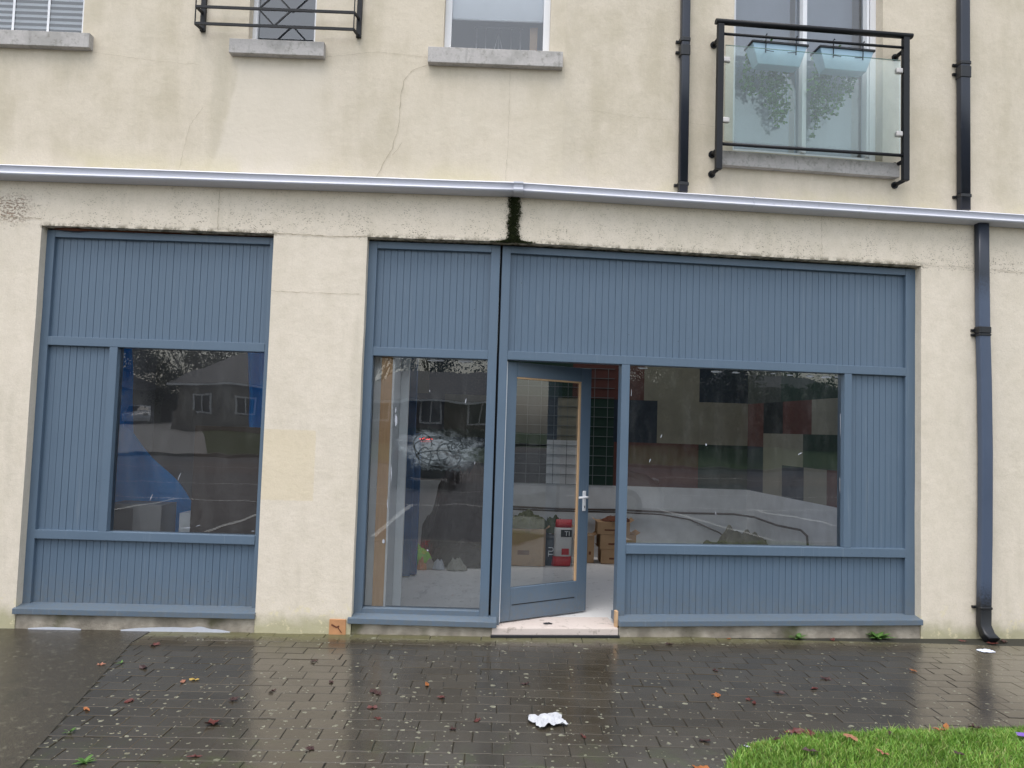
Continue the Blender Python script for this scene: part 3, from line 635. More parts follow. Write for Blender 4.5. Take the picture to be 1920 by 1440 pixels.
# ---- Juliet rail with diamonds
J=bpy.data.objects.new('window_guard',None);link(J,B);J['label']='black iron window guard with diamond pattern'
xa,xb=-2.504,-1.262;yf=-.12
mb=MB(0)
for z in (4.676,4.812,5.4,5.5):
    mb.box(xa,xb,yf-.007,yf+.007,z-.010,z+.010)
    for x,xw in((xa,-2.484),(xb,-1.242)): mb.bar((x,yf,z),(xw,-.02,z),.014,.02)
mb.build('rail',M['iron'],J)
for x in(-2.484,-1.242):
    mb=MB(0);mb.box(x-.02,x+.02,-.028,-.001,4.665,5.55);mb.tube([(x,-.001,4.685),(x,-.036,4.685)],.011,8);mb.build('post',M['iron'],J,bevel=.003)
mb=MB(0);mb.box(xa-.004,xa+.004,yf-.004,yf+.004,4.676,5.4);mb.build('upright',M['iron'],J)
mb=MB(0);mb.box(xb-.004,xb+.004,yf-.004,yf+.004,4.676,5.4);mb.build('upright',M['iron'],J)
mb=MB(0)
for (cx,cz) in((-1.884,4.81),(-1.884,5.19)):
    q=[(cx-.128,yf,cz),(cx,yf,cz+.13),(cx+.128,yf,cz),(cx,yf,cz-.13)]
    for a,b in zip(q,q[1:]+q[:1]): mb.bar(a,b,.011,.011)
    mb.build('diamond',M['iron'],J);mb=MB(0)

# ---- glass balcony
K=bpy.data.objects.new('balcony',None);link(K,B);K['label']='black framed glass balcony in front of the patio window'
yb=-.15
mb=MB(1);mb.tube([(1.625,yb,4.925),(3.318,yb,4.950)],.030,12,flat=.75);mb.build('handrail',M['iron'],K)
for x,zt,zb in((1.666,4.905,3.705),(3.263,4.935,3.720)):
    mb=MB(1);mb.box(x-.026,x+.026,yb-.022,yb+.022,zb,zt);p=mb.build('post',M['iron'],K,bevel=.005)
    for z in(zb+.01,zb+.175,zt-.10):
        mb=MB(1);mb.tube([(x-.0,-.001,z),(x,yb+.02,z)],.017,10);mb.tube([(x,.0,z),(x,-.012,z)],.030,10);mb.build('bracket',M['iron'],p)
mb=MB(1);mb.tube([(1.69,yb,4.828),(3.24,yb,4.848)],.011,8);mb.build('rail',M['iron'],K)
mb=MB(1);mb.tube([(1.69,yb,3.918),(3.24,yb,3.932)],.013,8);mb.build('rail',M['iron'],K)
mb=MB(1);mb.box(1.712,3.216,yb-.005,yb+.005,3.945,4.735);mb.build('glass_panel',M['glass_balc'],K)
mb=MB(1);
for a,b in(((1.712,4.736),(3.216,4.736)),): mb.tube([(a[0],yb,a[1]),(b[0],yb,b[1])],.0035,6)
mb.build('glass_edge',simple('glass_edge_green',(.20,.33,.28),.2,.05),K)
for x,z in((1.704,4.613),(1.704,4.114),(3.222,4.645),(3.222,4.110)):
    s=1 if x<2 else -1
    mb=MB(1);mb.box(min(x-s*.012,x+s*.045),max(x-s*.012,x+s*.045),yb-.017,yb+.017,z-.022,z+.022);mb.build('glass_clamp',simple('clamp_metal',(.55,.52,.50),.35,.1,metal=.3),K,bevel=.010)

# ================================================================= INTERIORS
# left shop unit
mb=MB(0);a,b,c,d=-4.3,-1.5,.2,3.6
mb.cur=0;mb.quad((a,c,.055),(b,c,.055),(b,d,.055),(a,d,.055));mb.cur=1
mb.quad((a,d,.055),(b,d,.055),(b,d,3.44),(a,d,3.44));mb.quad((a,c,.055),(a,d,.055),(a,d,3.44),(a,c,3.44));mb.quad((b,c,.055),(b,c,3.44),(b,d,3.44),(b,d,.055));mb.cur=2
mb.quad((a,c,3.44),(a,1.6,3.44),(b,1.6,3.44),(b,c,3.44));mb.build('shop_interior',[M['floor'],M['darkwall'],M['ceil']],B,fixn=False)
# main shop unit: floor, walls with painted blocks
fl=lambda z:[(-1.4,.10,z),(.04,.10,z),WL(1,.99,.35,z),WL(1,3.40,.35,z),(3.09,3.52,z),(-1.4,3.52,z)]
mb=MB(0);mb.poly([(-1.4,.10,.041),(.0,.10,.041),WL(1,.99,.10,.041),WL(1,3.40,.10,.041),(3.09,3.52,.041),(-1.4,3.52,.041)]);mb.build('shop_floor',M['floor'],B,fixn=False)
mb=MB(0);mb.poly([(-1.4,.2,3.44),(.0,.2,3.44),WL(1,3.40,.2,3.44),(3.3,1.6,3.44),(-1.4,1.6,3.44)]);mb.build('shop_ceiling',M['ceil'],B,fixn=False)  # stops short so the added rooflight opening brightens the shop
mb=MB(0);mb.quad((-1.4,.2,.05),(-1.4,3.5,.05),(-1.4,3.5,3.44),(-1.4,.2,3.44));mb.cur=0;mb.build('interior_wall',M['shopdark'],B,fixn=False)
mb=MB(0);BY=3.5
def blk(x0,x1,z0,z1,m): mb.cur=m;mb.quad((x0,BY,z0),(x1,BY,z0),(x1,BY,z1),(x0,BY,z1))
blk(-1.4,3.07,.04,.92,0)
r1=[(-1.4,-.6,5),(-.6,.0,3),(.0,.58,6),(.58,1.03,0),(1.03,1.41,4),(1.41,1.43,1),(1.43,2.46,1),(2.46,3.07,4)]
r2=[(-1.4,-.7,3),(-.7,-.1,5),(-.1,.70,6),(.70,1.03,2),(1.03,1.40,4),(1.40,1.94,3),(1.94,3.07,2)]
r3=[(-1.4,-.9,5),(-.9,.0,3),(.0,.88,4),(.88,1.77,1),(1.77,2.46,2),(2.46,3.07,3)]
for a,b,m in r1: blk(a,b,.92,1.46,m)
for a,b,m in r2: blk(a,b,1.46,1.985,m)
for a,b,m in r3: blk(a,b,1.985,2.51,m)
o=mb.build('interior_wall',MUR,B,fixn=False,label='rear shop wall with coloured painted blocks above white')
mb=MB(0)
def sblk(t0,t1,z0,z1,m):
    mb.cur=m;f=lambda t:(3.07+SA*t,3.5-CA*t);a,b=f(t0),f(t1);mb.quad((a[0],a[1],z0),(b[0],b[1],z0),(b[0],b[1],z1),(a[0],a[1],z1))
sblk(0,2.92,.04,.92,0)
for t0,t1,z0,z1,m in[(0,.45,.92,1.46,3),(.45,.94,.92,1.27,2),(.94,1.44,.92,1.27,3),(1.44,1.91,.92,1.27,2),(1.91,2.92,.92,1.27,1),(.45,1.42,1.27,1.62,2),(1.42,2.92,1.27,1.62,4),(0,.45,1.46,1.98,1),(.45,.95,1.62,1.98,6),(.95,1.6,1.62,1.98,1),(1.6,2.92,1.62,1.98,2),(0,.9,1.98,2.5,5),(.9,2.92,1.98,2.5,4),(0,2.92,2.5,3.44,2)]: sblk(t0,t1,z0,z1,m)
mb.build('interior_wall',MUR,B,fixn=False,label='side shop wall with coloured painted blocks above white')
# blockwork joints on rear wall behind the door (visible grid)
mb=MB(0)
for k in range(13):
    z=.92+k*.12
    mb.box(.0,1.40,BY-.006,BY-.001,z-.003,z+.003)
for k in range(9):
    x=.0+k*.165
    mb.box(x-.003,x+.003,BY-.0055,BY-.0015,.92,2.36)
mb.build('wall_grid',simple('grid_wire',(.16,.18,.19),.5,.1),B)
# partition with exposed stud
mb=MB(0);mb.box(-.975,-.885,.16,.22,.045,2.4);mb.build('partition_stud',M['wood'],B,bevel=.002)
mb=MB(0);mb.box(-.884,-.868,.15,.62,.045,2.4);mb.build('plasterboard_edge',M['white'],B)
mb=MB(0);mb.box(-1.05,-.885,.23,.60,.045,2.4);mb.build('partition',M['plaster'],B)
mb=MB(0);mb.box(-.8665,-.80,.56,.62,.045,2.4);mb.build('partition_lining',M['plaster'],B)
# things inside -----------------------------------------------------
def cloth(name,cx,cy,zb,rx,ry,h,mat,label,cat,seed,nx=26,ny=20,sharp=1.0,group=None,rough=.35):
    mb=MB(0);ids={}
    for i in range(nx+1):
        for j in range(ny+1):
            u,v=i/nx*2-1,j/ny*2-1
            d=min(1,math.sqrt(u*u+v*v)) if True else 0
            rr=1+.18*noise.noise(Vector((u*2,v*2,seed)))
            z=h*max(0,(1-d**2))**(.45 if h>.6 else .7)*(1+rough*noise.noise(Vector((u*2.6+seed,v*2.6,seed*1.7)))+rough*.5*noise.noise(Vector((u*7,v*7+seed,3))))+.015*abs(noise.noise(Vector((u*8,v*8,seed))))
            sc_=1 if d<1 else 1/max(1,math.sqrt(u*u+v*v))
            ids[i,j]=mb.P(cx+u*sc_*rx*rr,cy+v*sc_*ry*rr,zb+z)
    for i in range(nx):
        for j in range(ny): mb.face([ids[i,j],ids[i+1,j],ids[i+1,j+1],ids[i,j+1]],False)
    o=mb.build(name,mat,None,fixn=False);tag(o,label,cat,group);return o
cloth('covered_heap',-.40,2.98,.05,.52,.36,.94,M['heap'],'tall heap under dark sheeting behind the whitewashed window','heap',3.3,34,28,rough=.5)
cloth('covered_heap',-.40,2.72,.05,.50,.24,.26,M['heap'],'low spread of dark sheeting at the foot of the tall heap','heap',8.3)
cloth('lime_jacket',-.86,2.45,.05,.16,.10,.26,M['lime'],'lime green cloth on the floor beside the dark heap','cloth',2.1,14,10)
for k,(x,y,m,lb,rx) in enumerate([(-.80,2.36,'terracotta','orange brown scrap of rubbish on the shop floor',.06),(-.74,2.40,'rag','long pale rag on the floor under the lime cloth',.11),(-.62,2.38,'splash','bluish white scrap on the floor before the dark heap',.07),(-.42,2.36,'rag','crumpled cream rag on the floor right of the other scraps',.12)]):
    cloth('floor_scrap',x,y,.046,rx,.06,.09,M[m],lb,'scrap',k*3.1+1,10,8,rough=.9)
def carton(x0,x1,y0,y1,z0,z1,label,rot=0,flap=True):
    e=empty('cardboard_box',((x0+x1)/2,(y0+y1)/2,z0),label,'box')
    hx,hy=(x1-x0)/2,(y1-y0)/2
    mb=MB(0);mb.box(-hx,hx,-hy,hy,0,z1-z0);mb.build('carton_body',M['card'],e,bevel=.004)
    mb=MB(0);mb.box(-.025,.025,-hy-.0015,hy,z1-z0-.05,z1-z0+.0015);mb.build('packing_tape',simple('brown_tape',(.30,.19,.10),.3,.1),e)
    for sx in(-1,1):
        mb=MB(0);mb.poly([(sx*hx,-hy,z1-z0),(sx*hx,hy,z1-z0),(sx*(hx+.05),hy*.96,z1-z0+.035),(sx*(hx+.05),-hy*.96,z1-z0+.03)]);mb.build('carton_flap',M['card'],e,fixn=False)
    mb=MB(0);mb.box(-hx*.55,hx*.1,-hy-.0012,-hy,(z1-z0)*.3,(z1-z0)*.42);mb.build('printed_band',M['rust'],e)
    e.rotation_euler.z=rot;return e
carton(.14,.545,2.72,3.05,.047,.46,'large scuffed cardboard box under olive cloth, seen through the door glass',.03)
carton(.66,.84,3.0,3.3,.047,.44,'brown cardboard box standing behind the red and white bag',.05)
carton(1.22,1.64,3.02,3.32,.047,.215,'bottom cardboard box of the stack of three',.0);carton(1.20,1.62,3.01,3.30,.217,.385,'middle cardboard box of the stack of three',.03);carton(1.17,1.55,3.0,3.28,.387,.53,'top cardboard box of the stack of three',-.03)
carton(1.06,1.14,3.05,3.3,.047,.36,'narrow dark gapped cardboard box left of the stack of three',0)
cloth('olive_cloth',.34,2.85,.462,.24,.16,.17,M['olive'],'olive green cloth bundled on the large cardboard box','cloth',5.5,22,14,rough=.45)
cloth('olive_cloth',.66,2.95,.40,.15,.12,.15,M['olive'],'grey green cloth hanging between the boxes behind the bag','cloth',6.7,16,12,rough=.6)
cloth('brown_cloth',1.40,3.12,.532,.18,.12,.05,M['rust'],'rusty brown rags on top of the stack of three boxes','cloth',1.7,16,12,rough=.9)
cloth('camouflage_heap',2.85,3.0,.05,.62,.40,.36,simple('mottled_olive',(.13,.125,.085),.9,.6,7,.004,20),'mottled olive fabric heap low behind the wide window','heap',9.1,44,28,rough=.5)
# adhesive bag: white with red foot and top, black label
e=empty('adhesive_bag',(.735,2.83,.047),'white and red paper bag with black label standing by the boxes','bag');e.rotation_euler.z=.1
def sack(mb,zr,wd,dp,ids=None):
    rings=[]
    for z,s in zr:
        ring=[]
        for k in range(20):
            an=2*math.pi*k/20;c,s_=math.cos(an),math.sin(an)
            x=wd*.5*(abs(c)**.5)*(1 if c>0 else -1);y=dp*.5*s*(abs(s_)**.6)*(1 if s_>0 else -1)
            w_=1+.05*noise.noise(Vector((c*2,s_*2,z*9)));ring.append(mb.P(x*w_+z*.05,y*w_,z))
        rings.append(ring)
    for A,C in zip(rings,rings[1:]):
        for j in range(20): mb.face([A[j],A[(j+1)%20],C[(j+1)%20],C[j]],True)
    mb.face(rings[-1]);mb.face(rings[0][::-1])
mb=MB(0);sack(mb,[(0,.8),(.02,1),(.11,1.05)],.22,.13);mb.build('bag_foot',M['bagred'],e,fixn=True)
mb=MB(0);sack(mb,[(.111,1.05),(.2,1.06),(.34,.95),(.43,.7)],.205,.13);mb.build('bag_body',M['bagwhite'],e)
mb=MB(0);sack(mb,[(.431,.7),(.47,.4),(.52,.12)],.19,.13);mb.build('bag_top',M['bagred'],e)
mb=MB(0);mb.box(-.02,.105,-.0735,-.0705,.33,.41);mb.build('bag_label',M['bagblack'],e)
mb=MB(0);mb.box(-.02+.012,.105-.03,-.0765,-.0745,.13,.20);mb.build('bag_panel',M['bagred'],e)
def text(s,size,loc,rot,mat,parent,name='lettering',ext=.001):
    cu=bpy.data.curves.new(name,'FONT');cu.body=s;cu.size=size;cu.extrude=ext;o=bpy.data.objects.new(name,cu);COL.objects.link(o)
    bpy.context.view_layer.update();dg=bpy.context.evaluated_depsgraph_get();me=bpy.data.meshes.new_from_object(o.evaluated_get(dg));bpy.data.objects.remove(o)
    me.materials.clear();me.materials.append(mat);n=bpy.data.objects.new(name,me);link(n,parent);n.location=loc;n.rotation_euler=rot;return n
text('TI',.075,(.02,-.0755,.343),(R(90),0,0),M['textwhite'],e)
e2=empty('black_bag',(.59,2.86,.047),'black and white printed bag leaning left of the red and white bag','bag')
mb=MB(0);sack(mb,[(0,.9),(.15,1.1),(.27,.9),(.34,.4)],.13,.12);mb.build('bag_body',M['bagblack'],e2)
text('TU',.085,(.055,-.068,.10),(R(90),R(-90),0),M['textwhite'],e2)
o=cloth('polythene_bag',.905,2.92,.047,.09,.08,.34,M['polythene'],'clear crumpled polythene bag right of the red and white bag','bag',4.2,16,14,rough=.5)
o=cloth('olive_cloth',.585,3.0,.05,.03,.1,.4,M['bagblack'],'dark bundle behind the black bag','bundle',4.9,10,10,rough=.5)
# hose along the walls
mb=MB(0)
def hose(zoff,pts,r=.012): mb.tube([(x,y,z+zoff) for x,y,z in pts],r,6)
f=lambda t:(3.07+SA*t,3.47-CA*t)
hose(0,[(-.5,3.46,.66),(.2,3.47,.63),(.8,3.46,.62),(1.5,3.47,.63),(2.3,3.47,.615),(2.9,3.46,.62),(f(.3)[0]-.04,f(.3)[1],.62),(f(.9)[0]-.04,f(.9)[1],.60),(f(1.45)[0]-.04,f(1.45)[1],.62),(f(1.6)[0]-.05,f(1.6)[1],.58),(f(1.62)[0]-.05,f(1.62)[1],.46)])
hose(0,[(-.5,3.46,.62),(.2,3.47,.60),(.8,3.46,.595),(1.5,3.47,.60),(2.0,3.46,.59),(2.35,3.44,.54),(2.7,3.40,.40),(2.9,3.3,.25)],.009)
tag(mb.build('hose',M['cable'],None,fixn=False),'thin brown hose looped along the white rear wall of the shop','hose')
# blue items
mb=MB(0);mb.box(-.965,-.875,1.9,1.96,.05,2.5);mb.box(-.90,-.82,2.0,2.08,.05,1.5);tag(mb.build('blue_board',simple('blue_board_paint',(.03,.11,.26),.6,.2),None,bevel=.01),'tall bright blue board standing behind the pale partition','board')
def sheet(name,x0,x1,y,z0,z1,label,seed,n=20,m=24,top=None):
    mb=MB(0);ids={}
    for i in range(n+1):
        for j in range(m+1):
            u,v=i/n,j/m;x=x0+(x1-x0)*u;zt=z1 if top is None else top(u);z=z0+(zt-z0)*v
            yy=y+.05*math.sin(u*14+seed+1.5*v)*(1-.3*v)+.06*noise.noise(Vector((u*4,v*3,seed)));ids[i,j]=mb.P(x+.02*noise.noise(Vector((v*4,u,seed+5))),yy+.25*(1-v),z)
    for i in range(n):
        for j in range(m): mb.face([ids[i,j],ids[i+1,j],ids[i+1,j+1],ids[i,j+1]],True)
    return tag(mb.build(name,M['tarp'],None,fixn=False),label,'tarpaulin')
sheet('tarpaulin',-2.36,-2.05,1.0,1.45,2.6,'strip of blue tarpaulin hanging at the right of the left shop window',2.2)
sheet('tarpaulin',-3.75,-3.42,1.0,1.15,2.5,'strip of dark blue tarpaulin hanging at the left of the left shop window',5.2)
def top(u): return 1.5-.05*u if u<.35 else 1.48-1.05*(u-.35)**1.1
sheet('tarpaulin',-3.62,-2.62,.75,.50,1.45,'large sloping heap of blue tarpaulin low in the left shop window',7.7,30,24,top)
mb=MB(0);mb.box(-2.53,-1.87,.40,.42,.055,1.525);e=tag(mb.build('hardboard_sheet',M['brownboard'],None,bevel=.002),'dark brown board leaning low in the right half of the left shop window','board')
e3=empty('white_cabinet',(-3.0,.45,.055),'low grey white cabinet behind the bottom left of the left shop window','cabinet')
mb=MB(0);mb.box(-.24,.21,0,.3,0,.80);mb.build('carcass',simple('cabinet_grey',(.30,.29,.29),.6,.1),e3,bevel=.004)
mb=MB(0);mb.box(-.22,-.02,-.006,0,.30,.77);mb.build('cabinet_door',simple('cabinet_dark',(.10,.085,.085),.6,.1),e3)
mb=MB(0);mb.box(-2.66,-2.50,.5,.7,.055,.79);tag(mb.build('white_plank',M['white'],None,bevel=.003),'pale plank end between blue tarpaulin and dark board','plank')
# clothes airer and board upstairs
e4=empty('clothes_airer',(-.13,.45,4.80),'white wire clothes airer behind the window with the roller blind','clothes airer')
mb=MB(0);zz=.24;xx=.19
mb.tube([(-xx,0,0-.5),(-xx,0,zz)],.008,6);mb.tube([(xx,0,-.5),(xx,0,zz)],.008,6);mb.build('airer_frame',M['upvc'],e4)
mb=MB(0);mb.tube([(-xx-.02,0,zz),(xx+.02,0,zz)],.008,6)
for x in(-.11,0,.11): mb.tube([(x,0,zz),(x,0,-.2)],.004,5)
mb.tube([(0,0,zz-.05),(-.04,0,zz-.22)],.004,5);mb.tube([(0,0,zz-.05),(.04,0,zz-.22)],.004,5);mb.build('airer_bars',M['upvc'],e4)
mb=MB(0);mb.box(.135,.20,.25,.29,4.3,4.95);tag(mb.build('wooden_board',M['wood'],None,bevel=.003),'bare wooden board standing inside the right edge of the roller blind window','board')

# ---- planters hung on balcony
def planter(x0,x1,z,label):
    e=empty('window_box',WL(1,(x0+x1)/2,-.06,z),label,'window box');e.rotation_euler.z=ANG;h=(x1-x0)/2
    mb=MB(0);prof=[(0,-h,h,-.075,.075),(-.17,-h+.055,h-.055,-.055,.055)]
    i=[]
    for z_,a,b,c,d in prof: i+= [mb.P(a,c,z_),mb.P(b,c,z_),mb.P(b,d,z_),mb.P(a,d,z_)]
    for q in((0,1,5,4),(1,2,6,5),(2,3,7,6),(3,0,4,7),(4,5,6,7)): mb.face([i[k] for k in q])
    mb.build('trough',simple('pale_blue_plastic',(.38,.55,.68),.4,.05),e,bevel=.006)
    mb=MB(0);mb.box(-h-.008,h+.008,-.085,.085,-.006,.012);mb.build('trough_rim',M['black'],e,bevel=.004)
    for s in(-h*.55,h*.55):
        mb=MB(0);mb.tube([(s,-.088,-.09),(s,-.092,.0),(s,-.088,.05),(s+.004,-.10,.062),(s,-.112,.05)],.004,6);mb.tube([(s,-.088,-.07),(s+.07 if s<0 else s-.07,-.085,-.075)],.003,5);mb.build('hook',M['iron'],e)
    return e
planter(1.945,2.415,4.795,'pale blue plastic window box hanging at the left on the balcony rail')
planter(2.525,2.995,4.802,'pale blue plastic window box hanging at the right on the balcony rail')
def leafquad(mb,p,s,rnd,droop=.5):
    a=Vector((rnd.uniform(-1,1),rnd.uniform(-1,1),rnd.uniform(-1,.3))).normalized();b=a.cross(Vector((rnd.uniform(-1,1),rnd.uniform(-1,1),rnd.uniform(-1,1)))).normalized()
    q=[p,p+a*s*.5+b*s*.32,p+a*s,p+a*s*.5-b*s*.32]
    n=len(mb.v);mb.v+=[tuple(x) for x in q];mb.face([n,n+1,n+2,n+3])
def trailing(pts,label,seed):
    rnd=random.Random(seed);o0=Vector(WL(1,pts[0][0],-.0,4.79));e=empty('trailing_plant',tuple(o0),label,'plant')
    st=MB(0);lf=MB(0)
    for (xt,xe,ze) in pts:
        P0=Vector(WL(1,xt,.03,4.80))-o0;P3=Vector(WL(1,xe,.05,ze))-o0
        path=[]
        for k in range(11):
            t=k/10;p=P0.lerp(P3,t);p.z=P0.z+(P3.z-P0.z)*t**1.3+.05*math.sin(t*3)*(1-t)
            p+=Vector((rnd.uniform(-.008,.008),rnd.uniform(-.01,.01),0));path.append(p)
        st.tube([tuple(p) for p in path],.0025,4)
        for k in range(60):
            t=rnd.random()**.7;i=min(9,int(t*10));p=path[i].lerp(path[i+1],rnd.random())
            leafquad(lf,p+Vector((rnd.uniform(-.025,.025),rnd.uniform(-.02,.02),rnd.uniform(-.02,.02))),rnd.uniform(.03,.052),rnd)
    for k in range(90):
        x=rnd.uniform(min(p[0] for p in pts),max(p[0] for p in pts)+.1);leafquad(lf,Vector(WL(1,x,rnd.uniform(-.09,.0),4.81+rnd.uniform(0,.035)))-o0,.03,rnd)
    st.build('stem',M['plant'],e,fixn=False);lf.build('foliage',M['plant'],e,fixn=False)
trailing([(2.00,1.96,4.50),(2.06,2.02,4.42),(2.12,2.10,4.46),(2.16,2.17,4.34),(2.2,2.22,4.25),(2.22,2.25,4.18),(2.26,2.28,4.22),(2.3,2.33,4.32),(2.14,2.20,4.30),(2.24,2.31,4.27),(2.2,2.25,4.36)],'trailing green plant behind the left window box, ending in one tuft',4)
trailing([(2.60,2.54,4.36),(2.62,2.55,4.24),(2.66,2.57,4.13),(2.7,2.60,4.20),(2.74,2.67,4.28),(2.78,2.74,4.34),(2.84,2.81,4.42),(2.88,2.88,4.50),(2.9,2.90,4.56),(2.7,2.66,4.32),(2.66,2.6,4.3)],'wider trailing green plant behind the right window box, with a slanting edge',9)

# ================================================================= MOSS
rnd=random.Random(3);mb=MB(0)
def clump(mb,p,s,rnd):
    for q in range(5):
        a=Vector((rnd.uniform(-1,1),rnd.uniform(-1,-.1),rnd.uniform(-1,1))).normalized()*s*rnd.uniform(.5,1.1);b=Vector((rnd.uniform(-1,1),rnd.uniform(-1,.1),rnd.uniform(-1,1))).normalized()*s*rnd.uniform(.5,1.1)
        n=len(mb.v);mb.v+=[tuple(p),tuple(p+a),tuple(p+b)];mb.face([n,n+1,n+2])
for k in range(1900):
    z=3.058+.365*rnd.random();t=(z-3.058)/.365
    c=.040+.005*math.sin(z*31)+t*.012;w_=.031+.006*abs(math.sin(z*37))
    x=c+rnd.gauss(0,1)*w_*.65
    if abs(x-c)>w_*1.2+.012: continue
    clump(mb,Vector((x,-.004+rnd.uniform(-.008,.004),z)),rnd.uniform(.006,.014),rnd)
for k in range(1500):
    x=rnd.gauss(.05,.055);h=.05*math.exp(-((x-.05)/.05)**2)+.008
    clump(mb,Vector((x,-.004+rnd.uniform(-.008,.01),3.052+rnd.random()*h)),rnd.uniform(.005,.012),rnd)
for k in range(500):
    x=rnd.uniform(-.14,.2);clump(mb,Vector((x,-.001+rnd.uniform(-.004,.01),3.052+rnd.random()*.010)),rnd.uniform(.003,.007),rnd)
for k in range(700):
    z=3.058+.36*rnd.random()**1.4;clump(mb,Vector((.045+rnd.gauss(0,.045),-.0005,z)),rnd.uniform(.002,.005),rnd)
tag(mb.build('moss',M['moss'],None,fixn=False),'dark green moss streak under the gutter joint','moss',kind='stuff')

# ================================================================= GROUND
def struct(mb,name,mat): o=mb.build(name,mat,None,fixn=False);o['kind']='structure';return o
mb=MB(0);mb.quad((-300,-300,-.30),(300,-300,-.30),(300,300,-.30),(-300,300,-.30));struct(mb,'ground',M['ground'])
mb=MB(0)  # bedding under pavers
xs=[-9,-4,0,12];
for a,b in zip(xs,xs[1:]): mb.quad((a,-4.6,gz(a)-.006),(b,-4.6,gz(b)-.006),(b,1.4,gz(b)-.006),(a,1.4,gz(a)-.006))
struct(mb,'paving_bed',M['jointsand'])
# block pavers
rnd=random.Random(21);me_v=[];me_f=[];tones=[]
def slabx(y): return -2.62 if y>-.3 else (-2.62+(-.3-y)*.225)
y=.16;row=0
rows=[]
while y>-4.55:
    h=.136+rnd.uniform(-.006,.006)
    x=-2.95+(row%2)*.11+rnd.uniform(-.03,.03)
    while x<7.5:
        wd=.196+rnd.uniform(-.006,.006)+(.05 if x>3.1 else 0)
        wob=.015*noise.noise(Vector((x*.7,y*.7,0)))+.006*noise.noise(Vector((x*3,y*3,4)))
        for sh in (0,):
            a,b=x+.0013,x+wd-.0013;c,d=y-h+.0013,y-.0013
            cx,cy=(a+b)/2,(c+d)/2
            wallY=cx*.0937 if cx>0 else 0
            lx=slabx(cy)
            if b<lx+.01 or c>wallY+.02: continue
            a=max(a,lx+.004)
            sk=rnd.uniform(-.004,.004);zc=gz(cx)+rnd.uniform(-.0012,.0012);tx,ty=rnd.gauss(0,.0018),rnd.gauss(0,.0022)
            def z_(px,py): return zc+(px-cx)*tx+(py-cy)*ty+gz(px)-gz(cx)
            e_=.0035;n=len(me_v)
            out=[(a,c+wob),(b+sk,c+wob),(b,d+wob),(a+sk,d+wob)];inn=[(a+e_,c+wob+e_),(b+sk-e_,c+wob+e_),(b-e_,d+wob-e_),(a+sk+e_,d+wob-e_)]
            if rnd.random()<.05: zc-=.004
            me_v+=[(p[0],p[1],z_(*p)-.012) for p in out]+[(p[0],p[1],z_(*p)-.0022) for p in out]+[(p[0],p[1],z_(*p)) for p in inn]
            me_f+=[(n+8,n+9,n+10,n+11)]+[(n+4+k,n+4+(k+1)%4,n+8+(k+1)%4,n+8+k) for k in range(4)]+[(n+k,n+(k+1)%4,n+4+(k+1)%4,n+4+k) for k in range(4)]
            tones+=[rnd.random()]*9
        x+=wd
    y-=h;row+=1
me=bpy.data.meshes.new('pavement');me.from_pydata(me_v,[],me_f);me.materials.append(M['paver'])
at=me.attributes.new('tone','FLOAT','FACE')
for i,tv in enumerate(tones): at.data[i].value=tv
me.update();o=bpy.data.objects.new('pavement',me);link(o);o['kind']='structure'
# concrete slab, left
mb=MB(0);ys=[.12,-.3,-.9,-1.5,-2.2,-3.0,-4.55];jn=[]
for k,(a,b) in enumerate(zip(ys,ys[1:])):
    for p,q in((-9,-6),(-6,-4.6),(-4.6,None)):
        qa=slabx(a)-.006 if q is None else q;qb=slabx(b)-.006 if q is None else q
        mb.quad((p,b,gz(p)-.001),(qb,b,gz(qb)-.001),(qa,a,gz(qa)-.001),(p,a,gz(p)-.001))
struct(mb,'concrete_path',M['slab'])
# front kerb, car park, road, verge
mb=MB(0);x=-9
while x<12:
    mb.box(x+.003,x+.912,-4.75,-4.605,-.2,gz(x)+.0);x+=.915
struct(mb,'kerb',M['kerb'])
mb=MB(0);mb.quad((-60,-28,-.11),(60,-28,-.11),(60,-4.74,-.11),(-60,-4.74,-.11));struct(mb,'car_park',M['asphalt'])
mb=MB(0);mb.quad((-60,-24,-.106),(60,-24,-.106),(60,-18,-.106),(-60,-18,-.106));struct(mb,'road',M['road'])
mb=MB(0)
for x in(-9.4,-6.9,-4.4,-1.9,.6,3.1,5.6,8.1,10.6): mb.quad((x,-10.3,-.102),(x+.1,-10.3,-.102),(x+.1,-5.4,-.102),(x,-5.4,-.102))
mb.quad((-12,-10.4,-.102),(12,-10.4,-.102),(12,-10.3,-.102),(-12,-10.3,-.102));mb.quad((-60,-21.05,-.102),(60,-21.05,-.102),(60,-20.95,-.102),(-60,-20.95,-.102));mb.quad((-40,-14.1,-.102),(40,-14.1,-.102),(40,-14.0,-.102),(-40,-14.0,-.102))
struct(mb,'road_marking',M['marking'])
mb=MB(0);mb.box(-60,60,-28.15,-28.0,-.3,.02);struct(mb,'kerb',M['kerb'])
mb=MB(0);prev=None
for yy,zz in((-28.15,.0),(-31,.3),(-34,.7),(-37,.88),(-60,1.2),(-120,4)):
    cur=(yy,zz)
    if prev: mb.quad((-120,cur[0],cur[1]),(120,cur[0],cur[1]),(120,prev[0],prev[1]),(-120,prev[0],prev[1]))
    prev=cur
struct(mb,'grass_verge',M['verge'])
mb=MB(0);prev=None
for yy,zz in((-28.15,.006),(-31,.306),(-34,.706),(-37,.886),(-60,1.206)):
    sh=(yy+28)*.44;cur=(yy,zz,-18.5+sh,-12.8+sh)
    if prev: mb.quad((cur[2],cur[0],cur[1]),(cur[3],cur[0],cur[1]),(prev[3],prev[0],prev[1]),(prev[2],prev[0],prev[1]))
    prev=cur
struct(mb,'driveway',simple('driveway_concrete',(.26,.25,.235),.6,.15,2,.002))
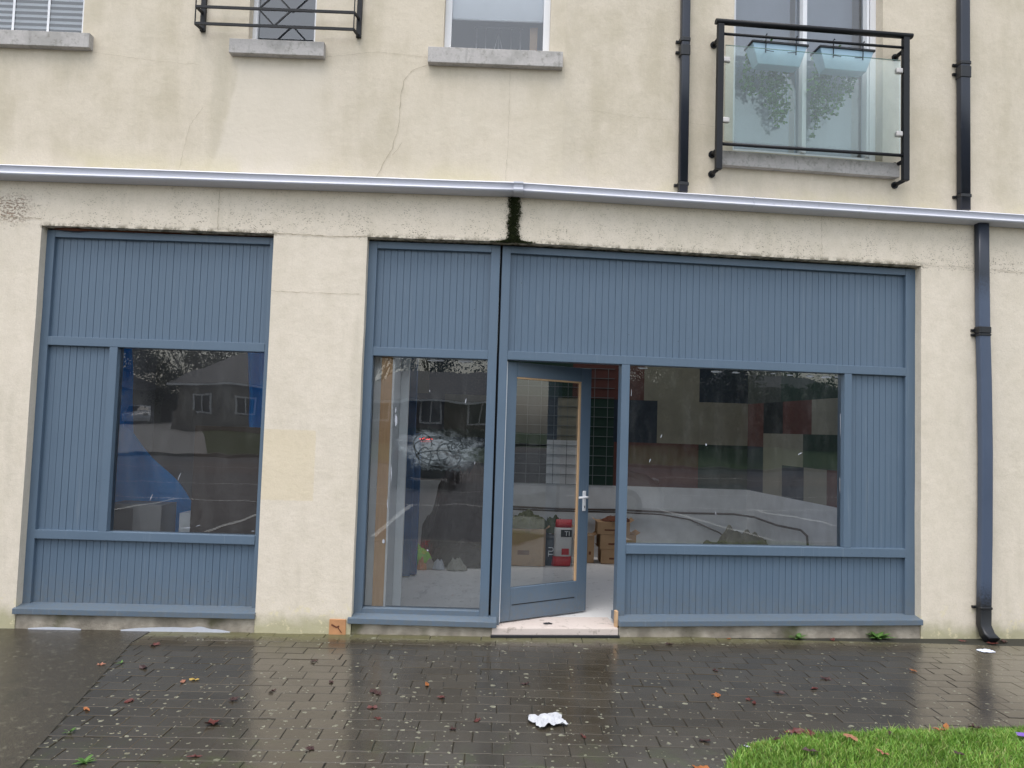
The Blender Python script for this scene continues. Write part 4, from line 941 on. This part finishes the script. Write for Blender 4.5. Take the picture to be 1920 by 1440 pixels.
# grass bank front right
GB=[(1.06,-2.62),(1.08,-2.38),(1.16,-2.16),(1.32,-1.95),(1.55,-1.86),(1.9,-1.775),(2.5,-1.69),(3.1,-1.61),(4.2,-1.5),(5.6,-1.4),(5.6,-4.55),(.95,-4.55),(.98,-3.4)]
def inside(x,y):
    c=False;n=len(GB)
    for i in range(n):
        a,b=GB[i],GB[(i+1)%n]
        if (a[1]>y)!=(b[1]>y) and x<(b[0]-a[0])*(y-a[1])/(b[1]-a[1])+a[0]: c=not c
    return c
def edged(x,y):
    m=9
    for i in range(len(GB)):
        a,b=Vector(GB[i]),Vector(GB[(i+1)%len(GB)]);p=Vector((x,y));ab=b-a;t=max(0,min(1,(p-a).dot(ab)/ab.dot(ab)));m=min(m,(a+ab*t-p).length)
    return m
def gh(x,y): return -.02+.055*min(1,edged(x,y)/.25)+.012*noise.noise(Vector((x*3,y*3,0)))
mb=MB(0);n=len(GB);cen=(3,-3.2)
rings=[[mb.P(a+(cen[0]-a)*s,b+(cen[1]-b)*s,(-.03 if s==0 else gh(a+(cen[0]-a)*s,b+(cen[1]-b)*s)-.004)) for a,b in GB] for s in(0,.03,.08,.15,.3,.6,.95)]
for A,C in zip(rings,rings[1:]):
    for j in range(n): mb.face([A[j],A[(j+1)%n],C[(j+1)%n],C[j]],True)
struct(mb,'soil_bank',M['earth'])
rnd=random.Random(5);mb=MB(0);cnt=0
tries=0
while cnt<64000 and tries<400000:
    tries+=1
    if rnd.random()<.8: x,y=rnd.uniform(.98,3.9),rnd.uniform(-2.75,-1.55)
    else: x,y=rnd.uniform(.95,5.6),rnd.uniform(-4.5,-1.4)
    if not inside(x,y): continue
    pn=noise.noise(Vector((x*4,y*4,2)));hgt=(.021+.018*rnd.random()+.012*pn)*(1.0 if rnd.random()<.95 else 1.6)
    z=gh(x,y) -.006;an=rnd.uniform(0,6.28);wd=rnd.uniform(.0018,.0034);lx,ly=rnd.gauss(0,.45)*hgt,rnd.gauss(0,.45)*hgt
    dx,dy=math.cos(an)*wd,math.sin(an)*wd;k=len(mb.v)
    mb.v+=[(x-dx,y-dy,z),(x+dx,y+dy,z),(x+dx*.8+lx*.4,y+dy*.8+ly*.4,z+hgt*.6),(x-dx*.8+lx*.4,y-dy*.8+ly*.4,z+hgt*.6),(x+lx,y+ly,z+hgt)]
    mb.face([k,k+1,k+2,k+3]);mb.face([k+3,k+2,k+4]);cnt+=1
tag(mb.build('grass',M['grass'],None,fixn=False),'short bright green grass in the front right corner','grass',kind='stuff')
# ================================================================= LITTER AND LEAVES
def leafmesh(kind,seed):
    rnd=random.Random(seed);bm=bmesh.new()
    if kind=='maple':
        rad=[1,.45,.85,.42,.75,.35,.28,.35,.75,.42,.85,.45]
    elif kind=='oval': rad=[1,.75,.5,.4,.42,.6,.8,.6,.42,.4,.5,.75]
    else: rad=[1,.5,.3,.26,.3,.5,.95,.5,.3,.26,.3,.5]
    c=bm.verts.new((0,0,.012));vs=[]
    for k,r in enumerate(rad):
        an=2*math.pi*k/len(rad);r*=rnd.uniform(.85,1.1);vs.append(bm.verts.new((math.cos(an)*r*.5,math.sin(an)*r*.5,.02+rnd.uniform(-.02,.14))))
    for k in range(len(vs)): bm.faces.new((c,vs[k],vs[(k+1)%len(vs)]))
    me=bpy.data.meshes.new('leaf');
    bmesh.ops.subdivide_edges(bm,edges=bm.edges,cuts=1)
    for v in bm.verts: v.co.z+=rnd.uniform(-.02,.02)
    bm.to_mesh(me);bm.free();return me
LC={'red':simple('leaf_red',(.11,.022,.017),.3,.3,30,.002,40),'dark':simple('leaf_dark',(.045,.014,.012),.3,.3,30,.002,40),'orange':simple('leaf_orange',(.36,.12,.03),.4,.3,30,.002,40),'yellow':simple('leaf_yellow',(.42,.28,.06),.4,.3,30),'pink':simple('leaf_pink',(.38,.16,.10),.4,.3,30)}
LM={}
LEAVES=[(-1.49,-1.81,'red',.10),(-.7,-1.3,'dark',.09),(-.41,-1.14,'orange',.07),(-.31,-1.36,'red',.06),(-.68,-1.54,'red',.06),(-.63,-1.7,'red',.05),(-.21,-1.84,'dark',.05),(-.08,-1.7,'red',.05),(.2,-1.09,'dark',.07),(1.38,-1.21,'orange',.07),(1.51,-.7,'dark',.05),(1.57,-1.32,'red',.06),(1.56,-1.26,'red',.05),(1.11,-1.91,'dark',.06),(2.93,-.59,'orange',.06),(2.22,-.81,'dark',.08),(2.05,-1.03,'red',.06),(1.79,-1.13,'dark',.07),(1.33,-.08,'dark',.07),(2.70,.18,'red',.07),(1.85,.12,'orange',.05),(-2.43,-.38,'red',.09),(-2.27,-.9,'dark',.08),(-1.91,-1.15,'pink',.07),(-1.5,-1.46,'dark',.07),(-1.85,-1.12,'yellow',.06),(-2.24,-1.64,'orange',.06),(-2.57,-.85,'pink',.06),(-2.07,-1.5,'red',.06),(-1.42,-2.22,'red',.06),(-1.21,-.7,'dark',.06),(-1.01,-1.11,'dark',.05),(-1.32,-1.3,'dark',.06),(-.89,-2.11,'dark',.06),(1.0,-2.24,'orange',.08),(.48,-1.89,'red',.05),(4.0,.2,'red',.10),(4.12,.26,'dark',.09),(3.80,.25,'red',.07)]
GL=[(1.60,-1.86,'red',.11),(1.67,-1.91,'red',.09),(1.84,-1.99,'pink',.09),(2.50,-1.72,'orange',.085),(2.66,-1.72,'dark',.08),(1.55,-2.2,'dark',.07),(1.9,-2.22,'pink',.07),(2.28,-2.2,'dark',.06),(1.46,-1.98,'dark',.05),(2.42,-1.80,'orange',.07),(2.9,-1.85,'dark',.05),(2.1,-1.9,'dark',.05)]
desc={'red':'red fallen leaf lying on the wet paving','dark':'dark purplish fallen leaf lying on the wet paving','orange':'orange fallen leaf lying on the wet paving','yellow':'yellow fallen leaf on the paving before the left shopfront','pink':'pale pinkish fallen leaf on the paving at the left'}
special={0:'largest dark red leaf, on the paving before the left pillar',14:'orange leaf at the edge of the pale paving at the right',9:'brightest orange leaf on the dark paving before the wide shopfront',36:'red leaf against the wall right of the downpipe foot',6:'small dark leaf nearest the left of the white tissue'}
def putleaf(i,x,y,z,c,s,lab,grp):
    k=('maple','oval','long')[i%3];key=(k,c,i%5)
    if key not in LM:
        LM[key]=leafmesh(k,hash(i)%97);LM[key].materials.append(LC[c])
    o=bpy.data.objects.new('fallen_leaf',LM[key]);COL.objects.link(o);o.location=(x,y,z);o.scale=(s,s,s);o.rotation_euler=(0,0,i*2.39)
    tag(o,lab,'leaf',grp)
for i,(x,y,c,s) in enumerate(LEAVES): putleaf(i,x,y,gz(x)+.001,c,s*1.28,special.get(i,desc[c]),'fallen leaves on the wet paving' )
gd={'red':'red leaf caught on the near edge of the grass','dark':'dark brown leaf lying in the green grass','pink':'pinkish brown leaf resting in the green grass','orange':'orange leaf on the back edge of the grass by the pale paving'}
for i,(x,y,c,s) in enumerate(GL): putleaf(i+50,x,y,gh(x,y)+.024,c,s*1.3,gd[c],'fallen leaves in the grass')
# crumpled tissue
rnd=random.Random(31);mb=MB(0);ids={};n=18
for i in range(n+1):
    for j in range(n+1):
        u,v=i/n*2-1,j/n*2-1
        x=.088*u*(1+.25*noise.noise(Vector((v*1.7,1,4))))+.004*noise.noise(Vector((u*4,v*4,1)));y=.085*v*(1+.3*noise.noise(Vector((u*1.9,2,7))))+.004*noise.noise(Vector((u*4,v*4,8)))
        z=.004+.030*abs(noise.noise(Vector((u*1.6+3,v*1.6,1.5))))+.016*abs(noise.noise(Vector((u*3.4,v*3.4+2,3))))
        ids[i,j]=mb.P(x,y,z)
for i in range(n):
    for j in range(n): mb.face([ids[i,j],ids[i+1,j],ids[i+1,j+1],ids[i,j+1]])
o=mb.build('crumpled_tissue',simple('tissue_white',(.50,.51,.54),.9,.03,20,.001,60),None,fixn=False);o.location=(.30,-1.70,gz(0)+.002);o.rotation_euler.z=.4
tag(o,'crumpled white paper tissue lying on the dark wet paving','tissue')
def flat(name,x,y,z,sx,sy,mat,label,cat,rot=0,seed=1):
    mb=MB(0);n=8;ids={}
    for i in range(n+1):
        for j in range(n+1):
            u,v=i/n*2-1,j/n*2-1;ids[i,j]=mb.P(sx*u+.1*sx*noise.noise(Vector((v*2,seed,0))),sy*v+.1*sy*noise.noise(Vector((u*2,seed,5))),.003+.012*abs(noise.noise(Vector((u*1.5,v*1.5,seed)))))
    for i in range(n):
        for j in range(n): mb.face([ids[i,j],ids[i+1,j],ids[i+1,j+1],ids[i,j+1]])
    o=mb.build(name,mat,None,fixn=False);o.location=(x,y,z);o.rotation_euler.z=rot;return tag(o,label,cat)
flat('paper_scrap',3.80,-.03,gz(0)+.001,.055,.04,simple('paper_blue_white',(.66,.70,.82),.6,.05),'small bluish white paper scrap on the pale paving near the downpipe','paper',.3,2)
flat('purple_wrapper',2.79,-1.96,gh(2.79,-1.96)+.030,.05,.03,simple('wrapper_purple',(.20,.10,.48),.25,.5,30),'shiny purple sweet wrapper on the grass','wrapper',-.4,3)
flat('paper_scrap',1.30,-2.02,gz(0)+.02,.012,.010,M['splash'],'tiny white scrap at the left tip of the grass','paper',.2,5)
flat('metal_tag',.42,.16,.047,.035,.014,M['black'],'small dark metal catch plate on the door threshold','plate',.1,7)
# pale grit on paving near wall and near the camera is in the paving itself; a few loose chips
def weed(x,y,z,n,s,label,seed):
    rnd=random.Random(seed);mb=MB(0)
    for k in range(n):
        an=rnd.uniform(0,6.28);L=s*rnd.uniform(.5,1);el=rnd.uniform(.3,1.1);w_=L*.16;pv=None
        for q in range(5):
            t=q/4;r=L*t*math.cos(el)*(1+.3*t);zz=L*t*math.sin(el)*(1-.45*t);ww=w_*math.sin(math.pi*(.12+.85*t))
            c=(mb.P(math.cos(an)*r-math.sin(an)*ww,math.sin(an)*r+math.cos(an)*ww,zz),mb.P(math.cos(an)*r+math.sin(an)*ww,math.sin(an)*r-math.cos(an)*ww,zz))
            if pv: mb.face([pv[0],c[0],c[1],pv[1]])
            pv=c
    o=mb.build('weed',M['weed'],None,fixn=False);o.location=(x,y,z);return tag(o,label,'weed')
weed(2.43,.20,gz(0),22,.085,'low pale green weed at the wall under the wide shopfront',1)
weed(3.10,.265,gz(0),26,.12,'taller green tuft of weed at the right end of the wide shopfront',2)
weed(-1.90,-2.30,gz(-2),16,.055,'green weed tuft in the paving joint at the bottom left',3)
weed(-2.16,-1.95,gz(-2),10,.05,'smaller weed sprig in the paving joint above the bottom left tuft',4)
weed(-2.45,-.82,gz(-2),7,.035,'tiny sprig of green in the paving joint at the left',5)

# ================================================================= WHAT THE GLASS REFLECTS
def house(x0,x1,y0,y1,zg,ze,zr,label,wallc,seed):
    e=empty('bungalow',((x0+x1)/2,y0,zg),label,'house');ox,oy=(x0+x1)/2,y0
    def Q(mb,x,y,z): return (x-ox,y-oy,z-zg)
    mb=MB(0);mb.box(x0-ox,x1-ox,y1-oy,0,0,ze-zg);mb.build('wall',wallc,e)
    mb=MB(0);o_=.45;ym=(y0+y1)/2-oy;inx=(x1-x0)*.18;a=(x0-ox-o_,y1-oy-o_,ze-zg);b=(x1-ox+o_,y1-oy-o_,ze-zg);c=(x1-ox+o_,o_,ze-zg);d=(x0-ox-o_,o_,ze-zg);p=(x0-ox+inx,ym,zr-zg);q=(x1-ox-inx,ym,zr-zg)
    mb.poly([d,c,q,p]);mb.poly([a,p,q,b]);mb.poly([a,d,p]);mb.poly([c,b,q]);mb.poly([a,b,c,d])
    t=bpy.data.materials.get('roof_tiles')
    if not t:
        n=NT('roof_tiles');br=n.n('ShaderNodeTexBrick');br.inputs['Scale'].default_value=1;br.inputs['Brick Width'].default_value=.32;br.inputs['Row Height'].default_value=.28;br.inputs['Mortar Size'].default_value=.02
        br.inputs['Color1'].default_value=(.05,.05,.055,1);br.inputs['Color2'].default_value=(.035,.035,.04,1);br.inputs['Mortar'].default_value=(.12,.12,.12,1);n.l(n.obj(),br.inputs['Vector']);t=n.done(n.bsdf(br.outputs[0],.6))
    mb.build('roof',t,e)
    mb=MB(0);mb.box(x0-ox-o_,x1-ox+o_,o_,o_+.1,ze-zg-.14,ze-zg-.02);mb.build('eaves_gutter',M['upvc'],e)
    rnd=random.Random(seed);x=x0+.9
    while x<x1-1.8:
        wd=rnd.choice([1.2,1.6]);f=MB(0);f.box(x-ox,x+wd-ox,.0,.05,.95,2.15);fo=f.build('window',M['upvc'],e)
        g=MB(0);g.box(x+.1-ox,x+wd/2-.04-ox,.051,.056,1.05,2.05);g.box(x+wd/2+.04-ox,x+wd-.1-ox,.051,.056,1.05,2.05);g.build('pane',simple('house_pane',(.03,.035,.04),.05,.1),fo)
        x+=wd+rnd.uniform(1.0,1.9)
    return e
hw=simple('pebbledash',(.22,.20,.17),.9,.15,3);hw2=simple('pale_render',(.45,.43,.38),.9,.1,3)
house(-19.4,-9.5,-40,-48,.9,3.75,6.0,'stone walled bungalow with hipped dark roof across the car park',hw,1)
house(-39,-27.2,-48,-56,1.0,3.7,5.6,'bungalow with low dark roof furthest to the left across the road',hw2,2)
house(-8.0,2.5,-35.5,-42,.85,2.95,4.7,'low brick bungalow directly across the car park',simple('brown_brick',(.13,.09,.07),.9,.2,3),3)
house(7,17,-42,-50,.9,3.6,6.2,'pale bungalow right of centre across the road',hw2,4)
house(22,33,-40,-48,.9,3.6,6.0,'pebbledashed bungalow far right across the road',hw,5)
mb=MB(0);mb.box(-31,-19.6,-57.2,-57,.9,3.6);tag(mb.build('garden_fence',simple('fence_boards',(.20,.19,.17),.9,.2,4),None),'boarded fence between the two left bungalows','fence')
mb=MB(0);mb.box(-18.3,-17.2,-37.2,-36.9,.75,2.0);mb.box(-17.2,-10,-37.15,-36.95,.75,1.7);tag(mb.build('garden_wall',hw,None,bevel=.02),'grey garden wall with gate pier before the stone bungalow','wall')
def tree(x,y,zg,h,r,label,seed,n=8000,bare=False):
    rnd=random.Random(seed);e=empty('tree',(x,y,zg),label,'tree');tr=MB(0);cr=MB(0);tips=[]
    def br(p,d,L,rad,lv):
        q=p+d*L;tr.tube([tuple(p),tuple(p.lerp(q,.5)+Vector((rnd.uniform(-.1,.1),rnd.uniform(-.1,.1),0))*L*.4),tuple(q)],[rad,rad*.8,rad*.6],5)
        if lv==0: tips.append(q);return
        for k in range(rnd.choice([3,4])): 
            dd=(d+Vector((rnd.uniform(-1,1),rnd.uniform(-1,1),rnd.uniform(-.2,.6)))*.75).normalized();br(q if k else p.lerp(q,.75),dd,L*rnd.uniform(.6,.85),rad*.55,lv-1)
    br(Vector((0,0,0)),Vector((0,0,1)),h*.3,h*.025,4 if bare else 3)
    tr.build('trunk',M['bark'],e,fixn=False)
    if not bare:
        cl=[]
        for k in range(34):
            a=rnd.uniform(0,6.28);rr=r*rnd.random()**.5;zz=h*(.28+.68*rnd.random());rr*=1.1-abs(zz/h-.55)*1.2;cl.append((Vector((rr*math.cos(a),rr*math.sin(a),zz)),rnd.uniform(.35,.75)*r*.45))
        for k in range(n):
            c,s=rnd.choice(cl);p=c+Vector((rnd.gauss(0,1),rnd.gauss(0,1),rnd.gauss(0,.8)))*s*.6;leafquad(cr,p,rnd.uniform(.13,.27),rnd)
        cr.build('crown',M['tree'],e,fixn=False)
for a in[(-25,-56,1.1,8,4.2,'broad dark tree behind the left bungalows',1),(-19,-58,1.1,8.6,4.5,'tall rounded tree behind the stone bungalow',2),(-30,-54,1.1,6.5,3.5,'smaller dark tree at the far left',3),(-6,-54,1.1,8.5,4.2,'dark tree behind the brick bungalow',4),(2,-56,1.1,9,4.5,'tall dark tree right of the brick bungalow',5),(5.2,-33,.6,5.5,2.6,'small leafy tree on the verge beside the brick bungalow',6),(13,-57,1.1,9,5,'dark tree behind the pale bungalow',7),(20,-55,1.1,9,5,'dark tree between the right bungalows',8),(29,-56,1.1,9,5,'dark tree at the far right',9)]: tree(*a)
tree(-9.5,-52,1.1,9,3,'bare winter tree behind the bungalows',12,bare=True)
tree(18,-34,.7,6,2.6,'leafy verge tree at the right',14)
tree(12,-50,1.1,10.5,5.5,'tall spreading evergreen behind the pale bungalow roof',15);tree(35,-52,1.1,10,5.5,'tall evergreen beyond the far right bungalow',16);tree(25,-60,1.1,11,6,'highest dark evergreen at the back right',17)
def hedge(x0,x1,y,zg,h,label,seed,n=15000):
    rnd=random.Random(seed);e=empty('hedge',((x0+x1)/2,y,zg),label,'hedge');cr=MB(0);hx=(x1-x0)/2
    mb=MB(0);mb.box(-hx,hx,-.45,.35,0,h*.82);mb.build('branches',M['bark'],e)
    for k in range(n):
        x=rnd.uniform(-hx,hx);hh=h*(.86+.22*noise.noise(Vector((x*.5,seed,0)))+.08*noise.noise(Vector((x*2,seed,0))));z=hh*rnd.random()**.6
        leafquad(cr,Vector((x,.5+rnd.uniform(-.25,.25) if rnd.random()<.7 else rnd.uniform(-.6,.6),z)),rnd.uniform(.16,.34),rnd)
    cr.build('foliage',M['tree'],e,fixn=False)
hedge(5.5,36,-37.5,.85,4.6,'tall dark evergreen hedge along the verge at the right',3)
hedge(-8.6,3.6,-34.0,.65,1.0,'low clipped hedge before the brick bungalow',4,4000)
# cars
glassdark=simple('car_glass',(.02,.025,.03),.06,.1,3,0);tyre=simple('tyre_rubber',(.015,.015,.015),.8,.1);rim=simple('alloy_rim',(.45,.45,.46),.3,.1,metal=.6)
def car(loc,rz,paint,label,brake=False,L=4.0,W=1.72,H=1.46):
    e=empty('parked_car',loc,label,'car');e.rotation_euler.z=rz
    h=L/2;prof=[(-h,.32),(-h+.02,.62),(-h+.12,.95),(-h+.42,1.32),(-h+.85,H),(-.1,H),(.55,H-.16),(1.05,.99),(h-.35,.88),(h-.1,.72),(h,.52),(h-.02,.26)]
    mb=MB(0);secs=[]
    for s,inset in((-1,.10),(-1,.0),(1,.0),(1,.10)):
        ring=[]
        for x,z in prof:
            tum=max(0,(z-.9))*.28;y=s*(W/2-tum-(inset if z>.5 else inset*.5));xx=x*(1-inset*.25);ring.append(mb.P(xx,y,z-(inset*.35 if z>.9 else 0)))
        secs.append(ring)
    m=len(prof)
    for A,C in zip(secs,secs[1:]):
        for j in range(m): mb.face([A[j],A[(j+1)%m],C[(j+1)%m],C[j]],True)
    mb.face(secs[0]);mb.face(secs[-1][::-1]);body=mb.build('body',paint,e,bevel=.02)
    for s in(-1,1):
        y=s*(W/2-.105)
        g=MB(0);g.poly([(-h+.62,s*(W/2-.075),.98),(.95,s*(W/2-.035),.98),(.48,s*(W/2-.148),H-.19),(-h+.95,s*(W/2-.15),H-.11)][::s]);g.build('side_window',glassdark,e,fixn=False)
        for wx in(-h+.72,h-.78):
            w_=MB(0);w_.tube([(wx,s*(W/2-.20),.31),(wx,s*(W/2+.012),.31)],.31,20);wh=w_.build('wheel',tyre,e)
            r_=MB(0);r_.tube([(wx,s*(W/2+.010),.31),(wx,s*(W/2+.020),.31)],.20,14);r_.build('rim',rim,wh)
        hl=MB(0);hl.box(h-.28,h-.045,s*(W/2-.34)-.14,s*(W/2-.34)+.14,.66,.80);hl.build('headlight',rim,e,bevel=.03)
        tl=MB(0);tl.box(-h-.005,-h+.12,s*(W/2-.2)-.09,s*(W/2-.2)+.09,.80,1.05);tl.build('tail_light',LC['red'],e,bevel=.02)
    g=MB(0);g.poly([(1.07,-W/2+.16,1.0),(1.07,W/2-.16,1.0),(.59,W/2-.25,H-.15),(.59,-W/2+.25,H-.15)]);g.build('windscreen',glassdark,e,fixn=False)
    g=MB(0);g.poly([(-h+.10,-W/2+.2,1.0),(-h+.10,W/2-.2,1.0),(-h+.47,W/2-.28,H-.12),(-h+.47,-W/2+.28,H-.12)]);g.build('rear_window',glassdark,e,fixn=False)
    if brake:
        b=MB(0);b.box(-h+.42,-h+.50,-.16,.16,H-.09,H-.05);t=NT('brake_lamp');em=t.n('ShaderNodeEmission');em.inputs[0].default_value=(1,.03,.02,1);em.inputs[1].default_value=14;b.build('brake_light',t.done(em),e)
    return e
car((2.75,-8.6,-.11),0,simple('car_white',(.85,.86,.88),.2,.02,3,0),'white hatchback parked behind the viewer with its nose to the right')
car((-2.0,-16.2,-.11),R(-90),simple('car_dark',(.05,.06,.08),.2,.05,3,0),'dark car driving away with a lit high brake light',True)
car((-26.6,-51,1.05),R(70),simple('car_silver',(.5,.52,.55),.25,.04,3,0),'silver car parked on the drive between the bungalows')

# ================================================================= CAMERA, LIGHT
Rx=Vector((0.99936289,-0.01651474,0.03163982));Uy=Vector((-0.03254596,-0.05783654,0.99779542));Fw=Vector((0.01464839,0.99818946,0.05833718))
cam=bpy.data.cameras.new('camera');cam.sensor_width=36;cam.lens=1442/1920*36;cam.clip_end=1000;cam.clip_start=.05
co=bpy.data.objects.new('camera',cam);COL.objects.link(co)
mtx=Matrix(((Rx.x,Uy.x,-Fw.x,-0.01408425),(Rx.y,Uy.y,-Fw.y,-6.02042262),(Rx.z,Uy.z,-Fw.z,1.5782551),(0,0,0,1)));co.matrix_world=mtx
sc.camera=co
w=bpy.data.worlds.new('World');sc.world=w;w.use_nodes=True;nt=w.node_tree;bg=nt.nodes['Background']
SE,SR=R(68),R(205)
sky=nt.nodes.new('ShaderNodeTexSky');sky.sky_type='NISHITA';sky.sun_disc=False;sky.sun_elevation=SE;sky.sun_rotation=SR;sky.air_density=1.4;sky.dust_density=2.2;sky.ozone_density=1
hs=nt.nodes.new('ShaderNodeHueSaturation');hs.inputs['Saturation'].default_value=.40;hs.inputs['Value'].default_value=1.0
nt.links.new(sky.outputs[0],hs.inputs['Color']);nt.links.new(hs.outputs[0],bg.inputs[0]);bg.inputs[1].default_value=.15
sl=bpy.data.lights.new('sun','SUN');sl.energy=.8;sl.angle=R(40);sl.color=(1,.97,.93);so=bpy.data.objects.new('sun',sl);COL.objects.link(so)
d=Vector((math.sin(SR)*math.cos(SE),math.cos(SR)*math.cos(SE),math.sin(SE)));so.rotation_euler=(-d).to_track_quat('-Z','Y').to_euler()
sc.view_settings.view_transform='Standard';sc.view_settings.look='None';sc.view_settings.exposure=.90;sc.view_settings.gamma=1
sc.cycles.max_bounces=10;sc.cycles.transparent_max_bounces=16;sc.cycles.glossy_bounces=5;sc.cycles.diffuse_bounces=5
